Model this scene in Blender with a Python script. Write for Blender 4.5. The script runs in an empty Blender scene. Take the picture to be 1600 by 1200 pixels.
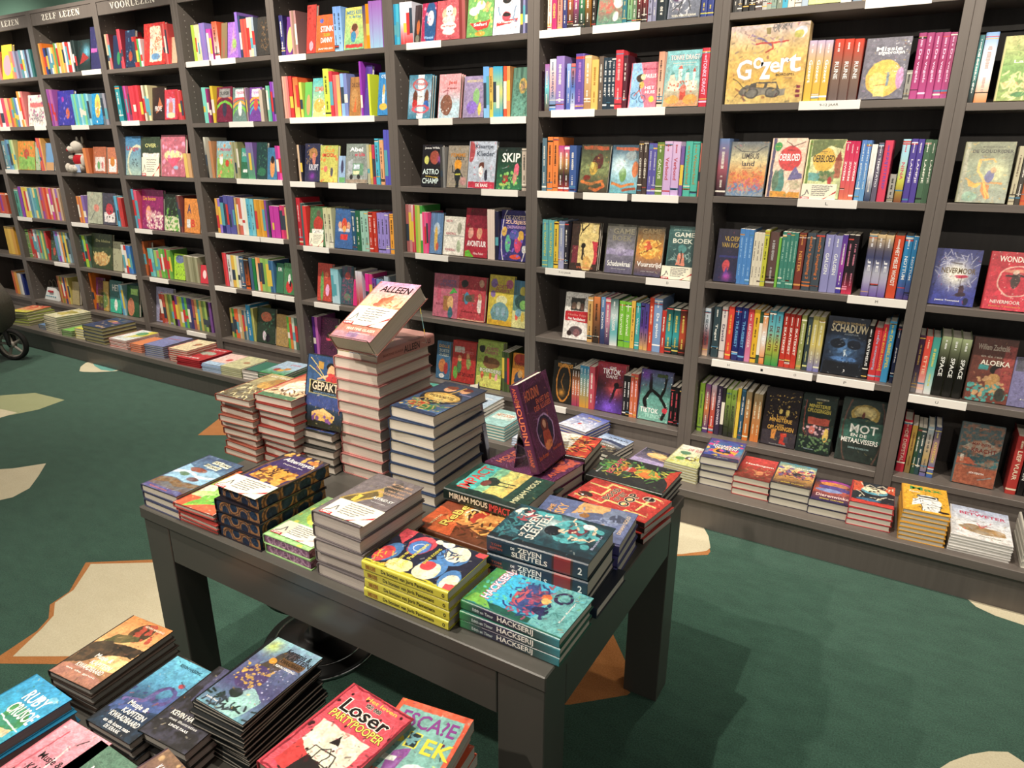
import bpy, math, random
import numpy as np
from mathutils import Matrix, Vector

# ------------------------------------------------------------------ camera
SC = bpy.context.scene
COL = SC.collection
CAM = np.array([0.870, -3.108, 1.575])
FPX = 1078.44
YAW, PITCH, ROLL = math.radians(30.759), math.radians(18.728), math.radians(0.179)
_cy, _sy, _cp, _sp = math.cos(YAW), math.sin(YAW), math.cos(PITCH), math.sin(PITCH)
FW = np.array([-_sy*_cp, _cy*_cp, -_sp])
_r = np.array([_cy, _sy, 0.0]); _u = np.cross(_r, FW)
RT = _r*math.cos(ROLL) + _u*math.sin(ROLL)
UP = -_r*math.sin(ROLL) + _u*math.cos(ROLL)
cd = bpy.data.cameras.new('camera'); co = bpy.data.objects.new('camera', cd); COL.objects.link(co)
cd.sensor_width = 36.0; cd.lens = 36.0*FPX/1600.0; cd.clip_start = 0.02; cd.clip_end = 60
co.matrix_world = Matrix(((RT[0], UP[0], -FW[0], CAM[0]), (RT[1], UP[1], -FW[1], CAM[1]), (RT[2], UP[2], -FW[2], CAM[2]), (0, 0, 0, 1)))
SC.camera = co

# ------------------------------------------------------------------ world, exposure, lamps of the shop
SC.view_settings.view_transform = 'Standard'
SC.view_settings.look = 'None'
SC.view_settings.gamma = 1.0
SC.view_settings.use_curve_mapping = False
SC.view_settings.exposure = 0.0
w = bpy.data.worlds.new('world'); SC.world = w; w.use_nodes = True
w.node_tree.nodes['Background'].inputs[0].default_value = (1.0, 0.93, 0.84, 1)
w.node_tree.nodes['Background'].inputs[1].default_value = 0.36

def spot(x, y, z, tx, ty, tz, power, size=70, blend=0.6, rad=0.03, col=(1.0, 0.90, 0.76)):
    l = bpy.data.lights.new('track_spot_light', 'SPOT'); o = bpy.data.objects.new('track_spot_light', l); COL.objects.link(o)
    l.energy = power; l.spot_size = math.radians(size); l.spot_blend = blend; l.shadow_soft_size = rad; l.color = col
    o.location = (x, y, z)
    o.rotation_euler = (Vector((tx, ty, tz)) - Vector((x, y, z))).to_track_quat('-Z', 'Y').to_euler()
    return o
# wall washers close to the bookcases
for sx in (-5.9, -4.3, -2.7, -1.1, 0.5, 2.1):
    spot(sx, -0.95, 3.15, sx - 0.3, 0.1, 1.3, 205, 96, 0.9, 0.02)
# track in the aisle behind the viewer, aimed back at shelves and tables
for sx, tx in ((-4.6, -5.2), (-2.6, -3.2), (-0.6, -1.2), (1.4, 0.8), (3.0, 2.4)):
    spot(sx, -4.3, 3.0, tx, 0.0, 1.5, 150, 48, 0.9, 0.03)
# spots over the aisle and the tables
spot(-0.32, -2.26, 3.1, 0.15, -1.75, 0.6, 170, 80, 0.7, 0.015)
spot(1.6, -2.6, 3.1, 0.7, -1.4, 0.2, 32, 80, 0.9)
spot(-0.9, -3.9, 3.0, -0.2, -1.9, 0.7, 230, 50, 0.8, 0.03)
spot(-1.9, -2.7, 3.1, -1.0, -2.1, 0.4, 250, 75, 0.8, 0.02)
spot(-3.3, -2.2, 3.1, -3.0, -1.4, 0.0, 150, 85, 0.9)
spot(-5.2, -2.4, 3.1, -4.6, -1.6, 0.0, 130, 85, 0.9)
spot(-0.4, -3.5, 3.1, -0.2, -2.6, 0.5, 70, 70, 0.8)

# ------------------------------------------------------------------ pixel helpers (a pixel of the photograph to a point in the room)
def ray(x, y): return FW*FPX + RT*(x-800) + UP*(600-y)
def atz(x, y, z):
    d = ray(x, y); return CAM + d*((z-CAM[2])/d[2])
def aty(x, y, Y):
    d = ray(x, y); return CAM + d*((Y-CAM[1])/d[1])
def pj(P):
    d = np.asarray(P, float)-CAM; z = d@FW; return np.array([800+FPX*(d@RT)/z, 600-FPX*(d@UP)/z])
def xat(px, Y, Z):
    k = (px-800)/FPX; a = RT-k*FW; c = np.array([0, Y, Z])-CAM
    return -(c@a - c[0]*a[0])/a[0] + CAM[0]
def hpx(X, Y, Z, h):
    p = pj((X, Y, Z)); t = 0.2
    for _ in range(4): t *= h/np.linalg.norm(pj((X, Y, Z+t))-p)
    return t

# ------------------------------------------------------------------ colour
_lc = {}
def hexc(s):
    if len(s) == 3: s = ''.join(c*2 for c in s)
    return np.array([int(s[i:i+2], 16)/255.0 for i in (0, 2, 4)])
def lin(c):
    c = np.asarray(c, float); return np.where(c <= 0.04045, c/12.92, ((c+0.055)/1.055)**2.4)
def ink(c): g = c.mean(-1, keepdims=True); return (c*.88+g*.12)*.95
def L(s):
    if not isinstance(s, str): return lin(s)
    if s not in _lc: _lc[s] = lin(ink(hexc(s)))
    return _lc[s]
def cname(s):
    import colorsys
    r, g, b = hexc(s); h, l, sat = colorsys.rgb_to_hls(r, g, b); h *= 360
    if sat < 0.13 or max(r, g, b)-min(r, g, b) < 0.08:
        return 'black' if l < 0.18 else 'dark grey' if l < 0.38 else 'grey' if l < 0.68 else 'white'
    if l < 0.16: return 'black'
    if h < 14 or h >= 345: n = 'red' if sat > 0.35 else 'brown'
    elif h < 42: n = 'orange' if (l > 0.42 and sat > 0.5) else 'brown' if l < 0.5 else 'cream'
    elif h < 66: n = 'yellow' if sat > 0.4 and l > 0.4 else 'cream' if l > 0.6 else 'olive'
    elif h < 160: n = 'green'
    elif h < 196: n = 'teal'
    elif h < 245: n = 'blue'
    elif h < 290: n = 'purple'
    else: n = 'pink'
    if n in ('cream', 'olive', 'orange', 'yellow', 'brown'): return n
    if n == 'red' and l > 0.68: return 'pink'
    return ('dark ' if l < 0.3 else 'pale ' if l > 0.7 else '') + n

# ------------------------------------------------------------------ materials
def mat(name, rough=0.5, attr=False, color=(0.5, 0.5, 0.5), metal=0.0, spec=0.5, coat=0.0):
    m = bpy.data.materials.new(name); m.use_nodes = True; nt = m.node_tree; b = nt.nodes['Principled BSDF']
    b.inputs['Roughness'].default_value = rough; b.inputs['Metallic'].default_value = metal
    b.inputs['Specular IOR Level'].default_value = spec; b.inputs['Coat Weight'].default_value = coat
    if attr:
        a = nt.nodes.new('ShaderNodeVertexColor'); a.layer_name = 'Col'; nt.links.new(a.outputs['Color'], b.inputs['Base Color'])
    else: b.inputs['Base Color'].default_value = (*(L(color) if isinstance(color, str) else color), 1)
    return m, nt, b
M_PRINT, _nt, _b = mat('printed_cover', 0.33, True)
# paper block: thin leaves seen as fine lines along the thickness
M_PAGE, nt, b = mat('paper_leaves', 0.8, True, spec=0.2)
tc = nt.nodes.new('ShaderNodeTexCoord'); mp = nt.nodes.new('ShaderNodeMapping'); mp.inputs['Scale'].default_value = (3, 3, 1400)
nz = nt.nodes.new('ShaderNodeTexNoise'); nz.inputs['Scale'].default_value = 1.0; nz.inputs['Detail'].default_value = 3
rm = nt.nodes.new('ShaderNodeMapRange'); rm.inputs[1].default_value = 0.3; rm.inputs[2].default_value = 0.7; rm.inputs[3].default_value = 0.80; rm.inputs[4].default_value = 1.06
mx = nt.nodes.new('ShaderNodeVectorMath'); mx.operation = 'SCALE'
vc = [n for n in nt.nodes if n.bl_idname == 'ShaderNodeVertexColor'][0]
nt.links.new(tc.outputs['Object'], mp.inputs[0]); nt.links.new(mp.outputs[0], nz.inputs[0]); nt.links.new(nz.outputs[0], rm.inputs[0])
nt.links.new(vc.outputs[0], mx.inputs[0]); nt.links.new(rm.outputs[0], mx.inputs['Scale']); nt.links.new(mx.outputs[0], b.inputs['Base Color'])
M_CARD, _nt, _b = mat('matt_card', 0.7, True, spec=0.3)

def laminate(name, c1, c2, rough, scale=(2, 2, 60), coat=0.0):
    m, nt, b = mat(name, rough, coat=coat)
    tc = nt.nodes.new('ShaderNodeTexCoord'); mp = nt.nodes.new('ShaderNodeMapping'); mp.inputs['Scale'].default_value = scale
    nz = nt.nodes.new('ShaderNodeTexNoise'); nz.inputs['Scale'].default_value = 1.5; nz.inputs['Detail'].default_value = 6; nz.inputs['Distortion'].default_value = 0.6
    cr = nt.nodes.new('ShaderNodeValToRGB'); cr.color_ramp.elements[0].position = 0.35; cr.color_ramp.elements[1].position = 0.68
    cr.color_ramp.elements[0].color = (*L(c1), 1); cr.color_ramp.elements[1].color = (*L(c2), 1)
    nt.links.new(tc.outputs['Object'], mp.inputs[0]); nt.links.new(mp.outputs[0], nz.inputs[0]); nt.links.new(nz.outputs[0], cr.inputs[0]); nt.links.new(cr.outputs[0], b.inputs['Base Color'])
    bp = nt.nodes.new('ShaderNodeBump'); bp.inputs['Strength'].default_value = 0.03; bp.inputs['Distance'].default_value = 0.002
    nt.links.new(nz.outputs[0], bp.inputs['Height']); nt.links.new(bp.outputs[0], b.inputs['Normal'])
    return m
M_CASE = laminate('dark_grey_laminate', '645c57', '6a625d', 0.42, (30, 30, 1.2))
M_SHELF = laminate('dark_grey_shelf_laminate', '665e59', '6e655f', 0.38, (1.2, 30, 30))
M_BACK = laminate('charcoal_back_panel', '2e2a28', '383331', 0.55, (20, 20, 1))
M_TABLE = laminate('satin_grey_table_lacquer', '4b4944', '514e49', 0.3, (1.5, 1.5, 1.5))
M_HOLE, _, _ = mat('peg_hole_bushing', 0.5, color='b8b0a8')
M_LABEL, _, _ = mat('white_label_strip', 0.45, color='f4f0ea')
M_INK, _, _ = mat('black_ink', 0.6, color='1c1a1c')
M_SIGN, _, _ = mat('cream_sign_letters', 0.5, color='f2ece0')
M_WALL, nt, b = mat('sage_green_wall_paint', 0.7, color='6fa08d')
M_CEIL, _, _ = mat('white_ceiling_paint', 0.8, color='dcd6cc')
M_CHROME, _, _ = mat('chrome', 0.15, color='c8c8c8', metal=1.0)
M_BLACK, _, _ = mat('black_plastic', 0.35, color='111111')
M_RUBBER, _, _ = mat('black_rubber', 0.75, color='151413')
M_RIM, _, _ = mat('grey_wheel_plastic', 0.4, color='a39a90')
# clear acrylic
M_ACRYL = bpy.data.materials.new('clear_acrylic'); M_ACRYL.use_nodes = True
b = M_ACRYL.node_tree.nodes['Principled BSDF']; b.inputs['Transmission Weight'].default_value = 1.0; b.inputs['Roughness'].default_value = 0.03
b.inputs['IOR'].default_value = 1.12; b.inputs['Base Color'].default_value = (0.97, 0.97, 0.95, 1)
# stroller cloth
M_CLOTH, nt, b = mat('grey_melange_cloth', 0.95, color='6b6660')
nz = nt.nodes.new('ShaderNodeTexNoise'); nz.inputs['Scale'].default_value = 260; cr = nt.nodes.new('ShaderNodeValToRGB')
cr.color_ramp.elements[0].color = (*L('55504b'), 1); cr.color_ramp.elements[1].color = (*L('8a847c'), 1); cr.color_ramp.elements[0].position = 0.35; cr.color_ramp.elements[1].position = 0.65
nt.links.new(nz.outputs[0], cr.inputs[0]); nt.links.new(cr.outputs[0], b.inputs['Base Color'])
M_PLUSH, nt, b = mat('white_plush', 1.0, True, spec=0.1)
nz = nt.nodes.new('ShaderNodeTexNoise'); nz.inputs['Scale'].default_value = 220; bp = nt.nodes.new('ShaderNodeBump'); bp.inputs['Strength'].default_value = 0.8; bp.inputs['Distance'].default_value = 0.003
nt.links.new(nz.outputs[0], bp.inputs['Height']); nt.links.new(bp.outputs[0], b.inputs['Normal'])

def carpet(name, c1, c2):
    m, nt, b = mat(name, 0.95, spec=0.15)
    b.inputs['Sheen Weight'].default_value = 0.25; b.inputs['Sheen Roughness'].default_value = 0.5
    tc = nt.nodes.new('ShaderNodeTexCoord')
    n1 = nt.nodes.new('ShaderNodeTexNoise'); n1.inputs['Scale'].default_value = 210; n1.inputs['Detail'].default_value = 4; n1.inputs['Roughness'].default_value = 0.7
    n2 = nt.nodes.new('ShaderNodeTexNoise'); n2.inputs['Scale'].default_value = 14; n2.inputs['Detail'].default_value = 8; n2.inputs['Roughness'].default_value = 0.65
    mp = nt.nodes.new('ShaderNodeMapping'); mp.inputs['Scale'].default_value = (0.7, 1.3, 1)
    nt.links.new(tc.outputs['Object'], n1.inputs[0]); nt.links.new(tc.outputs['Object'], mp.inputs[0]); nt.links.new(mp.outputs[0], n2.inputs[0])
    a = nt.nodes.new('ShaderNodeMath'); a.operation = 'MULTIPLY_ADD'; a.inputs[1].default_value = 0.25
    nt.links.new(n2.outputs[0], a.inputs[0])
    a2 = nt.nodes.new('ShaderNodeMath'); a2.operation = 'MULTIPLY'; a2.inputs[1].default_value = 0.75
    nt.links.new(n1.outputs[0], a2.inputs[0]); nt.links.new(a2.outputs[0], a.inputs[2])
    cr = nt.nodes.new('ShaderNodeValToRGB'); cr.color_ramp.elements[0].position = 0.38; cr.color_ramp.elements[1].position = 0.62
    cr.color_ramp.elements[0].color = (*L(c1), 1); cr.color_ramp.elements[1].color = (*L(c2), 1)
    nt.links.new(a.outputs[0], cr.inputs[0]); nt.links.new(cr.outputs[0], b.inputs['Base Color'])
    bp = nt.nodes.new('ShaderNodeBump'); bp.inputs['Strength'].default_value = 0.5; bp.inputs['Distance'].default_value = 0.004
    nt.links.new(n1.outputs[0], bp.inputs['Height']); nt.links.new(bp.outputs[0], b.inputs['Normal'])
    return m
M_GREEN = carpet('green_carpet_pile', '1e4236', '3c6856')
M_CREAMC = carpet('cream_carpet_inlay', 'cfc3a0', 'e0d6b6')
M_ORANGEC = carpet('ochre_carpet_inlay', 'b06a2c', 'c98040')
M_SAGEC = carpet('sage_carpet_inlay', '98a06f', 'aab080')
M_TEALC = carpet('teal_carpet_inlay', '4c9a92', '65b0a6')

# ------------------------------------------------------------------ mesh chunks
class MB:
    def __init__(s): s.V = []; s.I = []; s.N = []; s.C = []; s.M = []; s.S = []; s.n = 0
    def add(s, V, faces, col, mi=0, smooth=False):
        """V (n,3); faces = list of index lists, or (k,m) array; col = one colour, or per-vertex (n,3)"""
        V = np.asarray(V, float).reshape(-1, 3)
        if isinstance(faces, np.ndarray): idx = faces.ravel(); cnt = np.full(len(faces), faces.shape[1])
        else: idx = np.array([i for f in faces for i in f], int); cnt = np.array([len(f) for f in faces], int)
        if not len(cnt): return
        col = np.asarray(L(col) if isinstance(col, str) else col, float)
        C = np.broadcast_to(col, (len(idx), 3)) if col.ndim == 1 else col[idx]
        s.V.append(V); s.I.append(idx+s.n); s.N.append(cnt); s.C.append(C); s.M.append(np.full(len(cnt), mi)); s.S.append(np.full(len(cnt), smooth)); s.n += len(V)
    def merge(s, o, Mx=None, mi=None):
        for V, I, N, Cc, Mi, S in zip(o.V, o.I, o.N, o.C, o.M, o.S):
            s.V.append(V if Mx is None else V@Mx[:3, :3].T+Mx[:3, 3]); s.N.append(N); s.C.append(Cc); s.M.append(Mi if mi is None else np.full(len(Mi), mi)); s.S.append(S)
        base = s.n
        for I in o.I: s.I.append(I+base)
        s.n += o.n
    def box(s, x0, y0, z0, x1, y1, z1, col='888', mi=0):
        V = [(x0,y0,z0),(x1,y0,z0),(x1,y1,z0),(x0,y1,z0),(x0,y0,z1),(x1,y0,z1),(x1,y1,z1),(x0,y1,z1)]
        s.add(V, [[0,3,2,1],[4,5,6,7],[0,1,5,4],[1,2,6,5],[2,3,7,6],[3,0,4,7]], col, mi)
    def bbox(s, x0, y0, z0, x1, y1, z1, col='888', mi=0, e=0.0015):
        """box with chamfered edges"""
        xs = (x0, x0+e, x1-e, x1); ys = (y0, y0+e, y1-e, y1); zs = (z0, z0+e, z1-e, z1)
        V = []; F = []
        def q(*p):
            k = len(V); V.extend(p); F.append(list(range(k, k+len(p))))
        a, b_, c, d = xs; f, g, h, i = ys; j, k_, l, m = zs
        q((b_,g,j),(b_,h,j),(c,h,j),(c,g,j)); q((b_,g,m),(c,g,m),(c,h,m),(b_,h,m))
        q((b_,f,k_),(c,f,k_),(c,f,l),(b_,f,l)); q((c,i,k_),(b_,i,k_),(b_,i,l),(c,i,l))
        q((a,h,k_),(a,g,k_),(a,g,l),(a,h,l)); q((d,g,k_),(d,h,k_),(d,h,l),(d,g,l))
        q((b_,f,k_),(b_,g,j),(c,g,j),(c,f,k_)); q((b_,f,l),(c,f,l),(c,g,m),(b_,g,m)); q((c,i,k_),(c,h,j),(b_,h,j),(b_,i,k_)); q((c,i,l),(b_,i,l),(b_,h,m),(c,h,m))
        q((a,g,k_),(b_,g,j),(b_,h,j),(a,h,k_))if 0 else None
        q((a,g,k_),(a,h,k_),(b_,h,j),(b_,g,j)); q((a,g,l),(b_,g,m),(b_,h,m),(a,h,l)); q((d,g,k_),(c,g,j),(c,h,j),(d,h,k_)); q((d,g,l),(d,h,l),(c,h,m),(c,g,m))
        q((a,g,k_),(b_,f,k_),(b_,f,l),(a,g,l)); q((c,f,k_),(d,g,k_),(d,g,l),(c,f,l)); q((d,h,k_),(c,i,k_),(c,i,l),(d,h,l)); q((b_,i,k_),(a,h,k_),(a,h,l),(b_,i,l))
        q((a,g,k_),(b_,g,j),(b_,f,k_)); q((d,g,k_),(c,f,k_),(c,g,j)); q((d,h,k_),(c,h,j),(c,i,k_)); q((a,h,k_),(b_,i,k_),(b_,h,j))
        q((a,g,l),(b_,f,l),(b_,g,m)); q((d,g,l),(c,g,m),(c,f,l)); q((d,h,l),(c,i,l),(c,h,m)); q((a,h,l),(b_,h,m),(b_,i,l))
        s.add(V, F, col, mi)
    def tube(s, pts, r, col='888', mi=0, n=10, caps=True, smooth=True):
        pts = [np.array(p, float) for p in pts]; V = []; F = []
        R = r if isinstance(r, (list, tuple)) else [r]*len(pts)
        pa = None
        for k, p in enumerate(pts):
            d = (pts[min(k+1, len(pts)-1)]-pts[max(k-1, 0)]); d /= np.linalg.norm(d)+1e-12
            if pa is None:
                a = np.cross(d, (0, 0, 1));
                if np.linalg.norm(a) < 1e-3: a = np.cross(d, (0, 1, 0))
            else: a = pa-d*(pa@d)
            a /= np.linalg.norm(a); pa = a; b2 = np.cross(d, a)
            for i in range(n):
                t = 2*math.pi*i/n; V.append(p+R[k]*(a*math.cos(t)+b2*math.sin(t)))
        for k in range(len(pts)-1):
            for i in range(n):
                j = (i+1) % n; F.append([k*n+i, k*n+j, (k+1)*n+j, (k+1)*n+i])
        s.add(V, F, col, mi, smooth)
        if caps: s.add(V, [list(range(n))[::-1], list(range((len(pts)-1)*n, len(pts)*n))], col, mi)
    def lathe(s, prof, col='888', mi=0, n=32, Mx=None, smooth=True):
        """profile of (radius, height) turned about z"""
        V = []; F = []
        for r, z in prof:
            for i in range(n):
                t = 2*math.pi*i/n; V.append((r*math.cos(t), r*math.sin(t), z))
        for k in range(len(prof)-1):
            for i in range(n):
                j = (i+1) % n; F.append([k*n+i, k*n+j, (k+1)*n+j, (k+1)*n+i])
        V = np.array(V)
        if Mx is not None: V = V@Mx[:3, :3].T+Mx[:3, 3]
        s.add(V, F, col, mi, smooth)
    def blob(s, c, r, col='888', mi=0, nu=18, nv=12, Mx=None):
        V = []; F = []
        for a in range(nv+1):
            p = math.pi*a/nv
            for i in range(nu):
                t = 2*math.pi*i/nu; V.append((r[0]*math.sin(p)*math.cos(t), r[1]*math.sin(p)*math.sin(t), r[2]*math.cos(p)))
        for a in range(nv):
            for i in range(nu):
                j = (i+1) % nu; F.append([a*nu+i, (a+1)*nu+i, (a+1)*nu+j, a*nu+j])
        V = np.array(V)
        if Mx is not None: V = V@np.asarray(Mx)[:3, :3].T
        s.add(V+np.array(c), F, col, mi, True)
    def mesh(s, name, mats):
        m = bpy.data.meshes.new(name)
        V = np.concatenate(s.V); I = np.concatenate(s.I); N = np.concatenate(s.N); C = np.concatenate(s.C); Mi = np.concatenate(s.M); S = np.concatenate(s.S)
        m.vertices.add(len(V)); m.vertices.foreach_set('co', V.astype(np.float32).ravel())
        m.loops.add(len(I)); m.loops.foreach_set('vertex_index', I.astype(np.int32))
        m.polygons.add(len(N)); m.polygons.foreach_set('loop_start', np.concatenate([[0], np.cumsum(N)[:-1]]).astype(np.int32))
        m.polygons.foreach_set('material_index', Mi.astype(np.int32)); m.polygons.foreach_set('use_smooth', S.astype(bool))
        m.update(calc_edges=True)
        a = m.color_attributes.new('Col', 'FLOAT_COLOR', 'CORNER')
        a.data.foreach_set('color', np.concatenate([C, np.ones((len(C), 1))], 1).astype(np.float32).ravel())
        for x in mats: m.materials.append(x)
        return m

def obj(name, mesh, parent=None, mtx=None):
    o = bpy.data.objects.new(name, mesh); COL.objects.link(o)
    if parent is not None: o.parent = parent
    if mtx is not None: o.matrix_world = Matrix([list(map(float, r)) for r in mtx])
    return o
def empty(name, mtx=None):
    o = bpy.data.objects.new(name, None); COL.objects.link(o); o.empty_display_size = 0.05
    if mtx is not None: o.matrix_world = Matrix([list(map(float, r)) for r in mtx])
    return o
def tag(o, label, cat, group=None, kind=None):
    o['label'] = label; o['category'] = cat
    if group: o['group'] = group
    if kind: o['kind'] = kind
    return o
def mtx(o, x, y, z):
    M = np.eye(4); M[:3, 0] = x; M[:3, 1] = y; M[:3, 2] = z; M[:3, 3] = o; return M

# ------------------------------------------------------------------ lettering
_txt = {}
def glyphs(s, off=0.0):
    k = (s, off)
    if k not in _txt:
        c = bpy.data.curves.new('t', 'FONT'); c.body = s; c.resolution_u = 2; c.offset = off
        o = bpy.data.objects.new('t', c); m = o.to_mesh()
        V = np.array([v.co[:2] for v in m.vertices]).reshape(-1, 2); F = [list(p.vertices) for p in m.polygons]
        o.to_mesh_clear(); bpy.data.objects.remove(o); bpy.data.curves.remove(c)
        if len(V): V = V-V.min(0); W = V.max(0)
        else: V = np.zeros((3, 2)); F = []; W = np.array([1, 1.])
        _txt[k] = (V, F, W)
    return _txt[k]
def text_on(mb, s, fn, cx, cy, w, h, col, rot=0.0, off=0.02, mi=0, shear=0.0):
    """fn maps (a,b) in metres to 3-D; text centred at cx,cy with width w and height h, turned by rot degrees"""
    V, F, W = glyphs(s, off)
    if not F: return
    P = (V-W/2)*np.array([w/max(W[0], 1e-3), h/max(W[1], 1e-3)])
    P[:, 0] += shear*P[:, 1]
    c, si = math.cos(math.radians(rot)), math.sin(math.radians(rot))
    A = cx+P[:, 0]*c-P[:, 1]*si; B = cy+P[:, 0]*si+P[:, 1]*c
    mb.add(fn(A, B), F, col, mi)

# ------------------------------------------------------------------ painter: cover pictures as colours on a fine grid
def vnoise(u, v, sc, seed):
    rs = np.random.RandomState(seed); n = int(sc)+3; G = rs.rand(n, n)
    x = np.clip(u, 0, 2)*sc; y = np.clip(v, 0, 2)*sc; n = int(sc*2)+3; G = rs.rand(n, n); xi = np.clip(x.astype(int), 0, n-2); yi = np.clip(y.astype(int), 0, n-2); fx = x-xi; fy = y-yi
    fx = fx*fx*(3-2*fx); fy = fy*fy*(3-2*fy)
    return (G[yi, xi]*(1-fx)+G[yi, xi+1]*fx)*(1-fy)+(G[yi+1, xi]*(1-fx)+G[yi+1, xi+1]*fx)*fy
def paint(spec, u, v, asp, px, seed=1):
    """spec 'c1>c2/op/op...'; u across, v up, both 0..1; asp = height/width; px = softness of an edge in u units"""
    parts = spec.split('/'); cs = [hexc(c) for c in parts[0].split('>')]
    if len(cs) == 1: cs = cs*2
    t = (1-v)*(len(cs)-1); i = np.clip(t.astype(int), 0, len(cs)-2); f = (t-i)[..., None]; A = np.array(cs)
    C = A[i]*(1-f)+A[i+1]*f
    V = v*asp
    if len(parts) > 2 and not spec.startswith('f0ead2'):   # hand-drawn wobble of the outlines
        du = (vnoise(u, V, 7, seed*3+1)-.5)*.03+(vnoise(u, V, 22, seed*3+2)-.5)*.014; dv = (vnoise(u, V, 7, seed*3+5)-.5)*.03+(vnoise(u, V, 22, seed*3+6)-.5)*.014
        u0, u = u, u+du; V0, V = V, V+dv
    def mixin(C, m, col): return C*(1-m[..., None])+hexc(col)*m[..., None]
    def seg(x0, y0, x1, y1):
        dx, dy = x1-x0, y1-y0; tt = np.clip(((u-x0)*dx+(V-y0)*dy)/(dx*dx+dy*dy+1e-9), 0, 1); return np.hypot(u-x0-tt*dx, V-y0-tt*dy)
    for k, op in enumerate(parts[1:]):
        if not op or op[0] == 't' : continue
        o, a = op[0], op[1:].split(',')
        col = a[-1]; n = [float(x) for x in a[:-1]]
        if o == 'e':
            cx, cy, rx, ry = n[0]/100, n[1]/100*asp, n[2]/100, (n[3]/100*asp if n[3] else n[2]/100)
            d = np.hypot((u-cx)/rx, (V-cy)/ry); m = np.clip((1-d)*min(rx, ry)/px+0.5, 0, 1); C = mixin(C, m, col)
        elif o == 'o':   # ring
            cx, cy, rx, ry, w_ = n[0]/100, n[1]/100*asp, n[2]/100, (n[3]/100*asp if n[3] else n[2]/100), n[4]/100
            d = np.abs(np.hypot((u-cx)/rx, (V-cy)/ry)-1)*min(rx, ry); C = mixin(C, np.clip((w_/2-d)/px+0.5, 0, 1), col)
        elif o == 'r':
            x0, y0, x1, y1 = n[0]/100, n[1]/100*asp, n[2]/100, n[3]/100*asp
            m = np.clip((u-x0)/px+.5, 0, 1)*np.clip((x1-u)/px+.5, 0, 1)*np.clip((V-y0)/px+.5, 0, 1)*np.clip((y1-V)/px+.5, 0, 1); C = mixin(C, m, col)
        elif o == 'p':
            P = [(n[j]/100, n[j+1]/100*asp) for j in range(0, len(n)-1, 2)]; ins = np.zeros(u.shape, bool)
            for j in range(len(P)):
                (x0, y0), (x1, y1) = P[j], P[j-1]
                if y0 != y1: ins ^= ((y0 > V) != (y1 > V)) & (u < (x1-x0)*(V-y0)/(y1-y0)+x0)
            C = mixin(C, ins.astype(float), col)
        elif o == 'l':
            w_ = n[0]/100; P = [(n[j]/100, n[j+1]/100*asp) for j in range(1, len(n)-1, 2)]; d = np.full(u.shape, 9.)
            for j in range(len(P)-1): d = np.minimum(d, seg(*P[j], *P[j+1]))
            C = mixin(C, np.clip((w_/2-d)/px+.5, 0, 1), col)
        elif o == 'n':   # painterly mottling: scale, amount
            m = vnoise(u, V, n[0], seed*31+k)*0.6+vnoise(u, V, n[0]*2.3, seed*17+k)*0.4; C = mixin(C, np.clip((m-0.42)*4, 0, 1)*n[1]/100, col)
        elif o == 's':   # scattered dots: count, size
            rs = np.random.RandomState(seed*7+k); m = np.zeros(u.shape)
            lo = n[2:6] if len(n) >= 6 else [0, 0, 100, 100]
            for _ in range(int(n[0])):
                x, y = (lo[0]+rs.rand()*(lo[2]-lo[0]))/100, (lo[1]+rs.rand()*(lo[3]-lo[1]))/100*asp; r = n[1]/100*(0.5+rs.rand()); m = np.maximum(m, np.clip((r-np.hypot(u-x, V-y))/px+.5, 0, 1))
            C = mixin(C, m, col)
        elif o == 'g':
            cx, cy, r = n[0]/100, n[1]/100*asp, n[2]/100; C = mixin(C, np.exp(-((u-cx)**2+(V-cy)**2)/(r*r))*0.95, col)
        elif o == 'w':   # swirling lines: count, strength
            ph = V*n[0]*3+1.6*vnoise(u, V, 4, seed+k)*6.28+np.sin(u*9+seed)*0.8; m = (np.abs(np.sin(ph*3.14159)) < 0.32)*n[1]/100; C = mixin(C, m*1.0, col)
        elif o == 'c':   # crowd of short strokes: count, length, box
            rs = np.random.RandomState(seed*5+k); m = np.zeros(u.shape); lo = n[3:7] if len(n) >= 7 else [5, 5, 95, 95]
            for _ in range(int(n[0])):
                x, y = (lo[0]+rs.rand()*(lo[2]-lo[0]))/100, (lo[1]+rs.rand()*(lo[3]-lo[1]))/100*asp; t_ = rs.rand()*3.14; l_ = n[1]/100
                m = np.maximum(m, np.clip((n[2]/200-seg(x, y, x+l_*math.cos(t_), y+l_*math.sin(t_)))/px+.5, 0, 1))
            C = mixin(C, m, col)
    if len(parts) > 2 and not spec.startswith('f0ead2'):
        # small dabs in the cover's own inks
        pal = [c for c in cs]+[hexc(o.split(',')[-1]) for o in parts[1:] if o and o[0] in 'erpncls' and len(o.split(',')[-1]) in (3, 6)]
        rs = np.random.RandomState(seed+len(spec)); tx = [tuple(map(float, o[1:].split(',')[:4])) for o in parts[1:] if o and o[0] == 't']
        for _ in range(110):
            x, y = rs.rand(), rs.rand()*asp; r = .006+.016*rs.rand()**2; t_ = rs.rand()*3.14; q = pal[rs.randint(len(pal))]*(.65+.6*rs.rand()); l_ = r*(1+3*rs.rand())
            if any(abs(x*100-a)*2 < w_+4 and abs(y/asp*100-b_)*2 < h_+4 for a, b_, w_, h_ in tx): continue
            m = np.clip((r*.6-seg(x, y, x+l_*math.cos(t_), y+l_*math.sin(t_)))/px+.5, 0, 1)*.45
            C = C*(1-m[..., None])+np.clip(q, 0, 1)*m[..., None]
        m = (vnoise(u, np.abs(V), 14, seed+91)-.5)*.2+(vnoise(u, np.abs(V), 46, seed+92)-.5)*.2; C = C*(1+m[..., None])
    return np.clip(C, 0, 1)
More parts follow.
